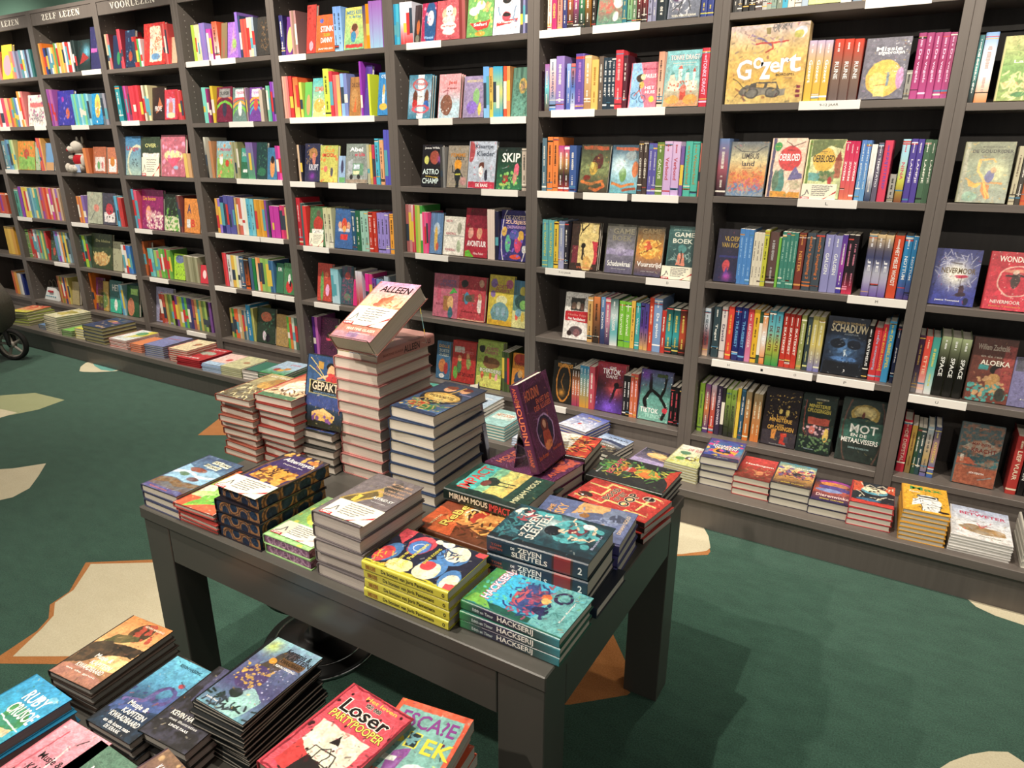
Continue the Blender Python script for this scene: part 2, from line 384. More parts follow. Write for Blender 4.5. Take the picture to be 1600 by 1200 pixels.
def cover_art(mb, spec, fn, x0, y0, x1, y1, cell, seed=1, mi=0, off=0.018):
    """picture and lettering over the rectangle x0..x1, y0..y1; fn(a, b, lift) gives the 3-D point"""
    Wd, Hd = x1-x0, y1-y0; nx = int(np.clip(Wd/cell, 6, 170)); ny = int(np.clip(Hd/cell, 6, 220))
    U, Vv = np.meshgrid(np.linspace(0, 1, nx+1), np.linspace(0, 1, ny+1))
    C = lin(ink(paint(spec, U, Vv, Hd/Wd, 1.2/nx, seed))).reshape(-1, 3)
    P = fn(x0+U.ravel()*Wd, y0+Vv.ravel()*Hd, 0.0002)
    i = (np.arange(ny)[:, None]*(nx+1)+np.arange(nx)[None]).ravel()
    mb.add(P, np.stack([i, i+1, i+nx+2, i+nx+1], 1), C, mi, True)
    for op in spec.split('/')[1:]:
        if op and op[0] == 't':
            a = op[1:].split(',', 5); cx, cy, w_, h_ = map(float, a[:4]); col, s = a[4], a[5]; rot = 0; out = None
            if '^' in s: s, r_ = s.split('^'); rot = float(r_)
            if '~' in col: col, out = col.split('~')
            ax, ay = x0+cx/100*Wd, y0+cy/100*Hd; w2, h2 = w_/100*Wd, h_/100*Hd
            if abs(rot) in (90, 270): w2, h2 = w_/100*Hd, h_/100*Wd
            if out: text_on(mb, s, lambda p, q: fn(p, q, 0.0004), ax, ay, w2*1.03, h2*1.14, out, rot, off+0.045, mi)
            text_on(mb, s, lambda p, q: fn(p, q, 0.0006), ax, ay, w2, h2, col, rot, off, mi)

# ------------------------------------------------------------------ books
def book_mesh(W, H, T, hard=True, cov='345', spine=None, page='e9dfc8', art=None, stext=(), bands=(), cell=0.002, seed=1, edge=None, back=None, eart=None):
    """local frame: spine at x=0, fore-edge at x=W, foot at y=0, head at y=H, front cover up at z=T"""
    c = MB(); p = MB(); spine = spine or cov
    b = min(0.002, T*0.14) if hard else 0.0007
    sag = min(0.0035, T*0.12) if hard else 0.0004
    ns = 5 if hard else 2
    g = [hexc(k) for k in spine.split('>')]
    ys = np.linspace(0, H, 2 if len(g) == 1 else 9)
    zz = np.array([0, .07, .18, .82, .93, 1]) if hard else np.linspace(0, 1, ns+1); xz = np.array([0, .68, 1, 1, .68, 0]) if hard else 1-(2*zz-1)**2
    arc = lambda r, ins: [(-sag*np.interp(t, zz, xz)*r+ins, (b*(ins > 0))+(T-2*b*(ins > 0))*t) for t in zz]
    outer = arc(1, 0); inner = arc(1, b)
    # extruded shell: back board, spine, front board
    prof = [(W, 0)]+outer+[(W, T)]+[(W, T-b)]+inner[::-1]+[(W, b)]
    n = len(prof); K = len(ys)
    V = [(x, y, z) for y in ys for x, z in prof]
    kc = L(cov if '>' not in cov else cov.split('>')[0]); kb = L(back) if back else kc
    col = np.zeros((len(V), 3))
    for k, y in enumerate(ys):
        t = (1-y/H)*(len(g)-1); i = int(min(t, len(g)-2)) if len(g) > 1 else 0
        sc = lin(ink(g[i]*(1-(t-i))+g[i+1]*(t-i))) if len(g) > 1 else lin(ink(g[0]))
        for j in range(n): col[k*n+j] = sc
    F = []; FB = []
    for k in range(K-1):
        for j in range(n):
            jj = (j+1) % n; q = [k*n+jj, k*n+j, (k+1)*n+j, (k+1)*n+jj]
            if j in (0, ns+1): FB.append((q, j))
            elif j > ns+1: FB.append((q, j))
            else: F.append(q)
    c.add(V, F, col, 0, False)
    c.add(V, [q for q, j in FB if j != 0], kc, 0); c.add(V, [q for q, j in FB if j == 0], kb, 0)
    # end caps, in convex pieces
    for k, fl in ((0, False), (K-1, True)):
        caps = []
        for j in range(ns): caps.append([k*n+1+j, k*n+2+j, k*n+n-1-1-j-0, k*n+n-1-j])
        caps.append([k*n+0, k*n+1, k*n+n-2+0, k*n+n-1]); caps.append([k*n+ns+1, k*n+ns+2, k*n+ns+3, k*n+ns+4])
        # inner arc runs from front to back: indices ns+4 .. ns+4+ns
        caps = [[k*n+1+j, k*n+2+j, k*n+ns+4+ns-(j+1), k*n+ns+4+ns-j] for j in range(ns)]
        caps += [[k*n+0, k*n+1, k*n+ns+4+ns, k*n+n-1], [k*n+ns+1, k*n+ns+2, k*n+ns+3, k*n+ns+4]]
        c.add(V, [q if fl else q[::-1] for q in caps], kc, 0)
    i3 = (0.0035 if T > 0.012 else 0.0012) if hard else 0.0002
    # paper block
    pp = [(x+b, b+(T-2*b)*t) for t, (x, _) in zip(zz, outer)]
    fe = [(W-i3-(0.0025*(1-(2*t-1)**2) if hard else 0), b+(T-2*b)*t) for t in np.linspace(1, 0, 5)]
    pr = pp+fe; m = len(pr)
    VP = [(x, y, z) for y in (i3, H-i3) for x, z in pr]
    ec = L(edge) if edge else L(page)*.78+.2
    p.add(VP, [[(j+1) % m, j, m+j, m+(j+1) % m] for j in range(m)], ec, 0)
    p.add(VP, [list(range(m)), list(range(m, 2*m))[::-1]], ec, 0)
    if eart:      # printed pattern on the trimmed page edges
        cover_art(p, eart, lambda A, B, lf: np.stack([A, np.full(len(A), i3-lf), B], 1), 0.004, b, W-i3-.0004, T-b, cell, seed)
        cover_art(p, eart, lambda A, B, lf: np.stack([np.full(len(A), W-i3+lf-.0001), A, B], 1), i3, b, H-i3, T-b, cell, seed+1)
    sf = lambda lift: (lambda A, B: np.stack([-sag*np.interp(B/T, zz, xz)-lift, H-A, B], 1))
    for y0, y1, bc in bands:
        B = zz*T; A0 = np.full(ns+1, y0*H); A1 = np.full(ns+1, y1*H)
        P = np.concatenate([sf(0.0002)(A0, B), sf(0.0002)(A1, B)]); c.add(P, [[j, ns+1+j, ns+2+j, j+1] for j in range(ns)], bc, 0)
    for ctr, ln, hh, tc_, s, *up_ in stext:
        fn = sf(0.0004)
        if isinstance(s, str): text_on(c, s, fn, ctr*H, T/2+(up_[0]*T if up_ else 0), ln*H, hh*T, tc_); continue
        # lettering too small to read in the photograph: a row of uneven strokes
        rs = random.Random(s); x = (ctr-ln/2)*H
        while x < (ctr+ln/2)*H:
            w_ = rs.uniform(0.0015, 0.004); h1 = hh*T*rs.uniform(0.3, 0.5)
            if rs.random() > 0.14: c.add(fn(np.array([x, x+w_, x+w_, x]), np.array([T/2-h1, T/2-h1, T/2+h1, T/2+h1])), [[0, 1, 2, 3]], tc_)
            x += w_+0.0014
    if art:
        cover_art(c, art, lambda A, B, lf: np.stack([A, B, np.full(len(A), T+lf)], 1), 0.0005 if not hard else 0.004, 0.0005, W-0.0005, H-0.0005, cell, seed)
    return c, p

RECS = []       # every book waits here until its share of the picture is known
def rec(M, wt, label, group, geo): RECS.append(dict(M=M, wt=wt, label=label, group=group, geo=geo))
_geo = {}
def geo(key, **kw):
    k = (key, tuple(sorted((a, str(b)) for a, b in kw.items())))
    if k not in _geo: _geo[k] = [kw, None, None]
    return _geo[k]
ORD = 'first second third fourth fifth sixth seventh eighth ninth tenth eleventh twelfth thirteenth fourteenth fifteenth sixteenth seventeenth eighteenth nineteenth twentieth'.split()
def ordn(i):
    if i < 20: return ORD[i]
    n = i+1; return f'{n}'+{1: 'st', 2: 'nd', 3: 'rd'}.get(n % 10 if n % 100 not in (11, 12, 13) else 0, 'th')

def stack(N, z0, n, T, W, H, rot, orient, cov, art=None, spine=None, page='e9dfc8', hard=True, stext=(), bands=(), jit=0.002, seed=1, where='on the display table', edge=None, eart=None, tops=None, pn=None, pr=None, cell=0.0012, zt=None, desc=None, skip=0):
    """N: near right corner (room x, y) of the stack; orient id = foot towards the viewer, sp = spine, rv = head, fe = fore-edge"""
    if pn: N = atz(pn[0], pn[1], z0+n*T)[:2]
    if pr: N = atz(pr[0], pr[1], z0+n*T)[:2]-np.array([-math.sin(math.radians(rot)), math.cos(math.radians(rot))])*(H if orient == 'id' else W)
    rs = random.Random(seed*977+int(abs(N[0])*1000))
    for k in range(n):
        last = k == n-1; z = z0+k*T
        r = math.radians(rot+(rs.uniform(-1, 1)*jit*500 if k else 0)); e = np.array([math.cos(r), math.sin(r), 0]); q = np.array([-math.sin(r), math.cos(r), 0]); up = np.array([0, 0, 1.])
        P = np.array([N[0]+rs.uniform(-jit, jit), N[1]+rs.uniform(-jit, jit), z+0.0003])
        o, art_, st = orient, art if last else None, stext
        if tops and last: o = tops.get('orient', orient)
        if o == 'id': M = mtx(P-W*e, e, q, up); ln, nr = W, H
        elif o == 'sp': M = mtx(P, q, -e, up); ln, nr = H, W
        elif o == 'rv': M = mtx(P+H*q, -e, -q, up); ln, nr = W, H
        else: M = mtx(P-H*e+W*q, -q, e, up); ln, nr = H, W
        g = geo('st', W=W, H=H, T=T-0.0006, hard=hard, cov=cov, spine=spine, page=page, art=art_, stext=st if o in ('sp', 'rv') else (), bands=bands if o == 'sp' else (), cell=cell, seed=seed, edge=edge, eart=eart)
        a = pj(P-ln*e+T*up); b = pj(P+T*up); c = pj(P+nr*q+T*up); tz = np.linalg.norm(pj(P+T*up)-pj(P))
        wt = (np.linalg.norm(a-b)+np.linalg.norm(b-c))*tz
        if last: wt += abs(np.cross(a-b, c-b))
        if k < skip: wt *= 0.15
        kk = n-1-k
        d = desc or cname(cov.split('>')[0])
        if n == 1: lb = f'{d} book lying alone {where}'
        elif last: lb = f'{d} book on top of its stack {where}'
        elif kk == n-1: lb = f'{d} book, bottom of its stack {where}'
        else: lb = f'{d} book, {ordn(kk)} down its stack {where}'
        rec(M, wt, lb, f'stack of {d} books {where}', g)

PIT = 0.87
def bx(b): return (b-7)*PIT
BT = 0.0325
ROWZ = {-1: [2.097, 1.747, 1.388, 1.022, .653, .27], 0: [2.1, 1.743, 1.402, 1.008, .65, .27], 1: [2.109, 1.741, 1.394, 1.005, .637, .27],
        2: [2.103, 1.76, 1.388, 1.004, .642, .27], 3: [2.101, 1.736, 1.391, 1.027, .653, .27], 4: [2.088, 1.75, 1.386, .998, .644, .27],
        5: [2.093, 1.727, 1.381, 1.019, .655, .27], 6: [2.094, 1.751, 1.382, 1.006, .641, .27], 7: [2.099, 1.757, 1.388, 1.014, .659, .27],
        8: [2.097, 1.739, 1.393, 1.006, .635, .27]}
SETB = [0.006, 0.006, 0.008, 0.022, 0.04, 0.055]
LABELS = []
def contrast(c):
    r, g, b = hexc(c.split('>')[-1][:6]); return '222' if 0.3*r+0.6*g+0.1*b > 0.55 else 'f6f0e4'
def clampx(b, a, c):
    lo, hi = bx(b)+BT+.0012, bx(b+1)-BT-.0012; a2 = min(max(a, lo), hi-.004); c2 = max(min(c, hi), lo+.004)
    if c2-a2 < .5*(c-a) and a < lo: c2 = a2+(c-a)
    elif c2-a2 < .5*(c-a) and c > hi: a2 = c2-(c-a)
    return a2, c2
def shelf_rows(txt):
    b = j = 0; cnt = 0
    for line in txt.strip().split('\n'):
        line = line.strip()
        if not line: continue
        if line[0] == '#':
            b, j = map(int, line[1:].split(',')); cnt = 0; continue
        Z = ROWZ[b][j]; Y = SETB[j]
        if line[0] == 'L':
            a = line.split(' ', 3); LABELS.append((b, j, float(a[1]), float(a[2]), a[3] if len(a) > 3 else '')); continue
        if line[0] == 'F':
            head, *ops = line.split('/'); a = head.split(' '); x0, x1, h = map(float, a[1:4]); bg = a[4]; nb = int(a[5]) if len(a) > 5 and a[5] else 1
            X0, X1 = clampx(b, xat(x0, Y, Z), xat(x1, Y, Z)); W = X1-X0; H = hpx((X0+X1)/2, Y, Z, h)*1.01; T = 0.02
            art = '/'.join([bg]+ops)
            th = math.radians(9); up = np.array([0, math.sin(th), math.cos(th)]); nn = np.array([0, -math.cos(th), math.sin(th)])
            for q in range(nb):
                T2 = 0.02
                P = np.array([X0, Y+0.004+T2*math.cos(th)*(q+1)/1.0, Z+0.0006]); M = mtx(P, (1, 0, 0), up, nn)
                g = geo('f', W=W, H=H-0.002*q, T=T2, hard=True, cov=bg.split('>')[0], art=art if q == 0 else None, cell=max(0.0022, W/60) if b < 4 else 0.0019, seed=cnt+b*7, page='e9dfc8')
                c1 = cname(bg.split('>')[0]); c2 = [cname(o.split(',')[-1]) for o in ops if o and o[0] in 'epnrco']; c2 = [x for x in c2 if x != c1]
                lb = f'{c1} cover, {c2[0] if c2 else c1} picture, {ordn(cnt)} along {ROWN[j]}, {BAYN[b]}' if q == 0 else f'spare copy behind {ordn(cnt)} book, {ROWN[j]}, {BAYN[b]}'
                rec(M, (x1-x0)*h*(1 if q == 0 else 0.12) if x0 < 1600 else 1, lb, f'books facing out on {ROWN[j]}, {BAYN[b]}', g)
            cnt += 1; continue
        a = line.split(' ', 5); x0, x1, n, h = float(a[0]), float(a[1]), int(a[2]), float(a[3]); cols = a[4].split(',')
        tx = a[5] if len(a) > 5 else ''; tilt = 0
        if tx.startswith('@'):
            q_, _, tx = tx.partition(' '); tilt = float(q_[1:])
        title, _, tcol = tx.partition(':')
        for i in range(n):
            c = cols[i % len(cols)]; rs = random.Random(b*1000+j*100+cnt)
            xa, xb = x0+(x1-x0)*i/n, x0+(x1-x0)*(i+1)/n
            X0, X1 = clampx(b, xat(xa, Y, Z), xat(xb, Y, Z)); T = max((X1-X0)*0.97, 0.003)
            H = hpx(X0, Y, Z, h)*(1+rs.uniform(-0.012, 0.012)) if n > 4 and len(cols) > 2 else hpx(X0, Y, Z, h)
            Wd = min(H*0.66, 0.17, 0.245-Y); big = (x1-x0)/n > 5
            top = c.split('>')[0]; tc_ = tcol or contrast(c)
            st = []; bd = []
            if title and title != '-': st = [(0.5, min(0.6, 0.045*len(title)+.1), 0.42, tc_, title), (0.13, 0.14, 0.24, tc_, cnt*7+b)]
            elif big: st = [(0.33, 0.36, 0.34, tc_, cnt*7+b), (0.74, 0.2, 0.26, tc_, cnt*5+b)]
            elif h > 40: bd = [(0.12+rs.random()*0.5, 0.66+rs.random()*0.2, rs.choice(('f0e8d8', 'd33', '345', 'ec4', '5ab')))] if rs.random() < 0.6 else []
            if big and rs.random() < 0.3: bd.append((0.9, 0.93, tc_))
            if big and rs.random() < 0.6:
                for _ in range(3): y_ = rs.choice((.02, .05, .78, .84, .9))+rs.random()*.04; bd.append((y_, y_+.008+rs.random()*.02, rs.choice((tc_, '222', 'e8b850', 'd8443a', '4a8ab0', 'f0e8d8'))))
            tt = math.radians(tilt)
            M = mtx((X0+(H*0 if tilt <= 0 else 0), Y+0.003+rs.uniform(0, 0.004), Z+0.0006+abs(math.sin(tt))*T*(tilt > 0)), (0, 1, 0), (math.sin(tt), 0, math.cos(tt)), (math.cos(tt), 0, -math.sin(tt)))
            g = geo('s', W=Wd, H=H, T=T, hard=T > 0.02 and big, cov=top if len(top) > 2 else c, spine=c, stext=tuple(st), bands=tuple(bd), page='ddd3bd')
            lb = f'{cname(c.split(">")[0])} book spine, {ordn(cnt)} along {ROWN[j]}, {BAYN[b]}'
            rec(M, (xb-xa)*h if xa < 1600 else 1, lb, f'books with spines out on {ROWN[j]}, {BAYN[b]}', g); cnt += 1
ROWN = ['top shelf', 'second shelf', 'third shelf', 'fourth shelf', 'fifth shelf', 'bottom shelf']
BAYN = {-1: 'bay at far left edge', 0: 'bay left of ZELF LEZEN', 1: 'ZELF LEZEN bay', 2: 'VOORLEZEN bay', 3: 'first bay right of VOORLEZEN', 4: 'second bay right of VOORLEZEN',
        5: 'third bay right of VOORLEZEN', 6: 'third bay from right', 7: 'second bay from right', 8: 'rightmost bay'}

# ------------------------------------------------------------------ room shell
def struct(name, mb, mats, kind='structure', label=None, cat=None):
    o = obj(name, mb.mesh(name, mats)); o['kind'] = kind
    if label: o['label'] = label
    if cat: o['category'] = cat
    return o
fl = MB(); fl.box(-9, -8, -0.05, 5, 0.5, 0, '345')
struct('floor', fl, [M_GREEN], label='dark green carpet floor with cream and ochre inlaid shapes', cat='floor')
def inlay(name, m, px=None, pts=None, z=0.0008, label=''):
    """inlaid carpet shape, flush with the pile"""
    P = [atz(x, y, 0)[:2] for x, y in px] if px else pts
    n = len(P); mb = MB()
    mb.add([(x, y, z) for x, y in P]+[(x, y, -0.002) for x, y in P], [list(range(n))]+[[j, n+j, n+(j+1) % n, (j+1) % n] for j in range(n)], '888')
    o = struct(name, mb, [m], label=label, cat='carpet inlay'); return o
inlay('floor_inlay', M_ORANGEC, [(134, 879), (250, 874), (330, 1000), (330, 1040), (0, 1037), (-8, 1030), (58, 986), (76, 966), (78, 945), (108, 925)], z=0.0006, label='ochre border of the big cream carpet shape left of table')
inlay('floor_inlay', M_CREAMC, [(142, 881.5), (250, 879), (320, 1000), (320, 1025), (20, 1026), (66, 982), (84, 962), (86, 942), (115, 922)], z=0.001, label='big cream carpet shape left of the display table')
inlay('floor_inlay', M_SAGEC, [(-40, 621), (55, 614), (101, 625), (60, 640), (20, 648), (-40, 655)], z=0.0006, label='sage green carpet shape near the stroller')
inlay('floor_inlay', M_CREAMC, [(-40, 634), (0, 639), (27, 645), (0, 653), (-40, 664)], z=0.001, label='small cream wedge under the sage carpet shape')
inlay('floor_inlay', M_CREAMC, [(-80, 738), (20, 732), (72, 724), (60, 744), (46, 763), (20, 777), (-80, 800)], z=0.0006, label='pale carpet shape at the left edge of the floor')
inlay('floor_inlay', M_ORANGEC, [(309, 680), (345, 652), (400, 640), (420, 680)], z=0.0006, label='ochre carpet triangle left of the tall book stacks')
_e = [atz(x, y, 0)[:2] for x, y in [(124, 580), (126, 573), (134, 567), (150, 562), (175, 560), (200, 575), (180, 580), (150, 581.5), (130, 581)]]
inlay('floor_inlay', M_CREAMC, pts=_e, z=0.0006, label='small cream carpet oval at the foot of the bookcases')
inlay('floor_inlay', M_TEALC, [(144, 566), (160, 566), (195, 576), (174, 580), (158, 578), (148, 572)], z=0.001, label='teal crescent on the small cream carpet oval')
inlay('floor_inlay', M_ORANGEC, [(955, 985), (978, 1035), (980, 1040), (976, 1076), (985, 1082), (980, 1086), (890, 1101), (860, 1101), (860, 1075)], z=0.0006, label='ochre carpet triangle under the display table')
inlay('floor_inlay', M_ORANGEC, [(1060, 858), (1108, 856), (1110, 862), (1106, 867), (1056, 869), (1040, 868), (1040, 856)], z=0.0006, label='ochre edge of the cream carpet shape behind table')
inlay('floor_inlay', M_CREAMC, [(1040, 812), (1070, 813), (1098, 822), (1107, 838), (1110, 856), (1104, 861), (1065, 866), (1040, 866)], z=0.001, label='cream carpet shape behind the right table leg')
inlay('floor_inlay', M_CREAMC, [(1505, 930), (1530, 938), (1620, 960), (1700, 980), (1700, 1010), (1600, 977), (1555, 962), (1525, 948)], z=0.0006, label='cream carpet shape at the foot of the rightmost bay')
inlay('floor_inlay', M_CREAMC, [(1466, 1202), (1485, 1190), (1515, 1179), (1545, 1174), (1575, 1175), (1592, 1186), (1615, 1202), (1640, 1230), (1440, 1230)], z=0.0006, label='cream carpet shape at the bottom right corner')
wl = MB(); wl.box(-9, 0.31, 0, 5, 0.45, 3.3, '8aa'); struct('wall_back', wl, [M_WALL], label='sage green wall above the bookcases', cat='wall')
ce = MB(); ce.box(-9, -8, 3.3, 5, 0.5, 3.4, 'ddd'); struct('ceiling', ce, [M_CEIL], label='white ceiling', cat='ceiling')

# ------------------------------------------------------------------ bookcases
TOPZ = 2.55; CD = 0.285
SIGNS = {0: 'LEREN LEZEN', 1: 'ZELF LEZEN', 2: 'VOORLEZEN'}
# serif capitals drawn as stems, arms and slabs in a unit box (x 0..w, y 0..1)
def ser(ch):
    s, t, k = 0.16, 0.075, 0.07
    R = lambda x0, y0, x1, y1: [(x0, y0), (x1, y0), (x1, y1), (x0, y1)]
    def ring(x0, x1, y0, y1, a0, a1, wd):
        P = []; cx, cy, rx, ry = (x0+x1)/2, (y0+y1)/2, (x1-x0)/2, (y1-y0)/2; o = []
        for i in range(20):
            a, b_ = a0+(a1-a0)*i/20, a0+(a1-a0)*(i+1)/20; q = []
            for an, f in ((a, 1), (b_, 1), (b_, 0), (a, 0)):
                rr = 1 if f else 0; wx = wd*abs(math.cos(an))+t*abs(math.sin(an)); q.append((cx+(rx-(0 if f else wx))*math.cos(an), cy+(ry-(0 if f else t))*math.sin(an)))
            o.append(q)
        return o
    if ch == 'L': return .62, [R(.08, 0, .08+s, 1), R(0, 0, .62, t), R(0, 1-t, .34, 1), R(.62-k, 0, .62, .28)]
    if ch == 'E': return .66, [R(.08, 0, .08+s, 1), R(0, 0, .66, t), R(0, 1-t, .64, 1), R(.08, .47, .5, .47+t), R(.66-k, 0, .66, .27), R(.64-k, .75, .64, 1), R(.46, .38, .5, .63)]
    if ch == 'F': return .62, [R(.08, 0, .08+s, 1), R(0, 0, .34, t), R(0, 1-t, .62, 1), R(.08, .47, .48, .47+t), R(.62-k, .75, .62, 1), R(.44, .38, .48, .63)]
    if ch == 'Z': return .66, [R(0, 0, .66, t), R(.02, 1-t, .64, 1), [(0, 0), (s*1.2, 0), (.64, 1), (.64-s*1.2, 1)], R(.66-k, 0, .66, .27), R(.02, .75, .02+k, 1)]
    if ch == 'N': return .8, [R(.1, 0, .1+k, 1), R(.66, 0, .66+k, 1), [(.05, 1), (.05+s*1.3, 1), (.73, 0), (.73-s*1.1, 0)], R(0, 0, .28, t), R(0, 1-t, .22, 1), R(.54, 1-t, .84, 1)]
    if ch == 'V': return .8, [[(.08, 1), (.08+s*1.1, 1), (.46, 0), (.38, 0)], [(.64, 1), (.72, 1), (.46, 0), (.38, 0)], R(0, 1-t, .34, 1), R(.54, 1-t, .82, 1)]
    if ch == 'O': return .78, ring(0, .78, 0, 1, 0, 2*math.pi, s)
    if ch == 'R': return .76, [R(.08, 0, .08+s, 1), R(0, 0, .34, t), R(0, 1-t, .4, 1), R(.2, .47, .4, .47+t), [(.36, .5), (.36+s, .5), (.76, 0), (.76-s, 0)]]+ring(.1, .66, .47, 1, -math.pi/2, math.pi/2, s)
    return .4, []
for b in range(-1, 9):
    x0, x1 = bx(b), bx(b+1)
    t = empty('bookcase', mtx(((x0+x1)/2, CD/2, 0), (1, 0, 0), (0, 1, 0), (0, 0, 1)))
    tag(t, f'dark grey laminate bookcase bay full of books, {BAYN[b]}', 'bookcase', 'wall of bookcases')
    def part(name, mb, mats, par=t):
        me = mb.mesh(name, mats); o = bpy.data.objects.new(name, me); COL.objects.link(o); o.parent = par
        o.matrix_parent_inverse = par.matrix_world.inverted() if par is t else Matrix(); return o
    bpy.context.view_layer.update()
    for sgn, xa in ((0, x0+0.0003), (1, x1-BT)):
        m = MB(); m.bbox(xa, 0, 0.0, xa+BT-0.0003, CD, TOPZ, '655', 0, 0.001)
        if xa == x0+0.0003: xs, dr = xa+BT-0.0003, 1
        else: xs, dr = xa, -1
        if b > -1 or True:
            P = []; F = []
            for yy in (0.045, 0.115):
                for i in range(62):
                    z = 0.32+i*0.035
                    if any(abs(z-r) < 0.03 for r in ROWZ[b]): continue
                    k = len(P); rr = 0.003
                    P += [(xs+dr*0.0004, yy-rr, z-rr), (xs+dr*0.0004, yy+rr, z-rr), (xs+dr*0.0004, yy+rr, z+rr), (xs+dr*0.0004, yy-rr, z+rr)]; F.append([k, k+1, k+2, k+3] if dr > 0 else [k+3, k+2, k+1, k])
            m.add(P, F, 'bbb', 1)
        part('side_panel', m, [M_CASE, M_HOLE])
    m = MB(); m.box(x0+BT, CD-0.012, 0.05, x1-BT, CD, TOPZ, '433'); part('back_panel', m, [M_BACK])
    for j, z in enumerate(ROWZ[b]):
        m = MB(); m.bbox(x0+BT+0.0005, 0.0, z-0.027, x1-BT-0.0005, CD-0.0125, z, '655', 0, 0.001); part('shelf', m, [M_SHELF])
        if j > 0 or True:    # upstand rail at the back of each shelf
            m = MB(); m.box(x0+BT+0.0005, CD-0.03, z-0.10, x1-BT-0.0005, CD-0.0125, z-0.0272, '433'); part('back_rail', m, [M_BACK])
    m = MB(); m.bbox(x0+BT+0.0005, 0.0, TOPZ-0.024, x1-BT-0.0005, CD-0.0125, TOPZ, '655', 0, 0.001); part('top_board', m, [M_SHELF])
    m = MB(); m.box(x0+BT+0.0005, 0.012, 0.0, x1-BT-0.0005, 0.03, ROWZ[b][5]-0.0272, '544'); part('kick_board', m, [M_CASE])
    m = MB(); m.bbox(x0+BT+0.0005, 0.004, 2.445, x1-BT-0.0005, 0.022, TOPZ-0.0245, '544', 0, 0.001); hs = part('header_board', m, [M_CASE])
    if b in SIGNS:
        s = SIGNS[b]; m = MB(); wd = sum(ser(c)[0]+.16 for c in s)-.16; hh = 0.041; sc = hh; tot = wd*0.064
        x = (x0+x1)/2-tot/2; z = 2.47
        for c in s:
            w_, polys = ser(c)
            for q in polys:
                A = [(x+px_*0.064, z+py_*sc) for px_, py_ in q]; n = len(A)
                m.add([(u_, 0.0028, v_) for u_, v_ in A]+[(u_, 0.0042, v_) for u_, v_ in A], [list(range(n)), [n+i for i in range(n)][::-1]]+[[i, n+i, n+(i+1) % n, (i+1) % n] for i in range(n)], 'fff')
            x += (w_+.16)*0.064
        lt = part('sign_lettering', m, [M_SIGN]); lt['label'] = f'cream serif letters {s}'

# ledge running along the foot of the bookcases
LZ = 0.18; LD = -0.41
lt = empty('display_ledge', mtx((-1.5, -0.2, 0), (1, 0, 0), (0, 1, 0), (0, 0, 1))); bpy.context.view_layer.update()
tag(lt, 'long low dark grey display ledge along the foot of the bookcases', 'display ledge')
XL, XR = bx(-1), bx(9)
m = MB(); m.bbox(XL, LD, LZ-0.035, XR, -0.0005, LZ, '655', 0, 0.0015); o = obj('ledge_top', m.mesh('ledge_top', [M_SHELF])); o.parent = lt; o.matrix_parent_inverse = lt.matrix_world.inverted()
m = MB(); m.box(XL, LD+0.035, 0, XR, LD+0.053, LZ-0.0352, '544'); o = obj('plinth', m.mesh('plinth', [M_CASE])); o.parent = lt; o.matrix_parent_inverse = lt.matrix_world.inverted()

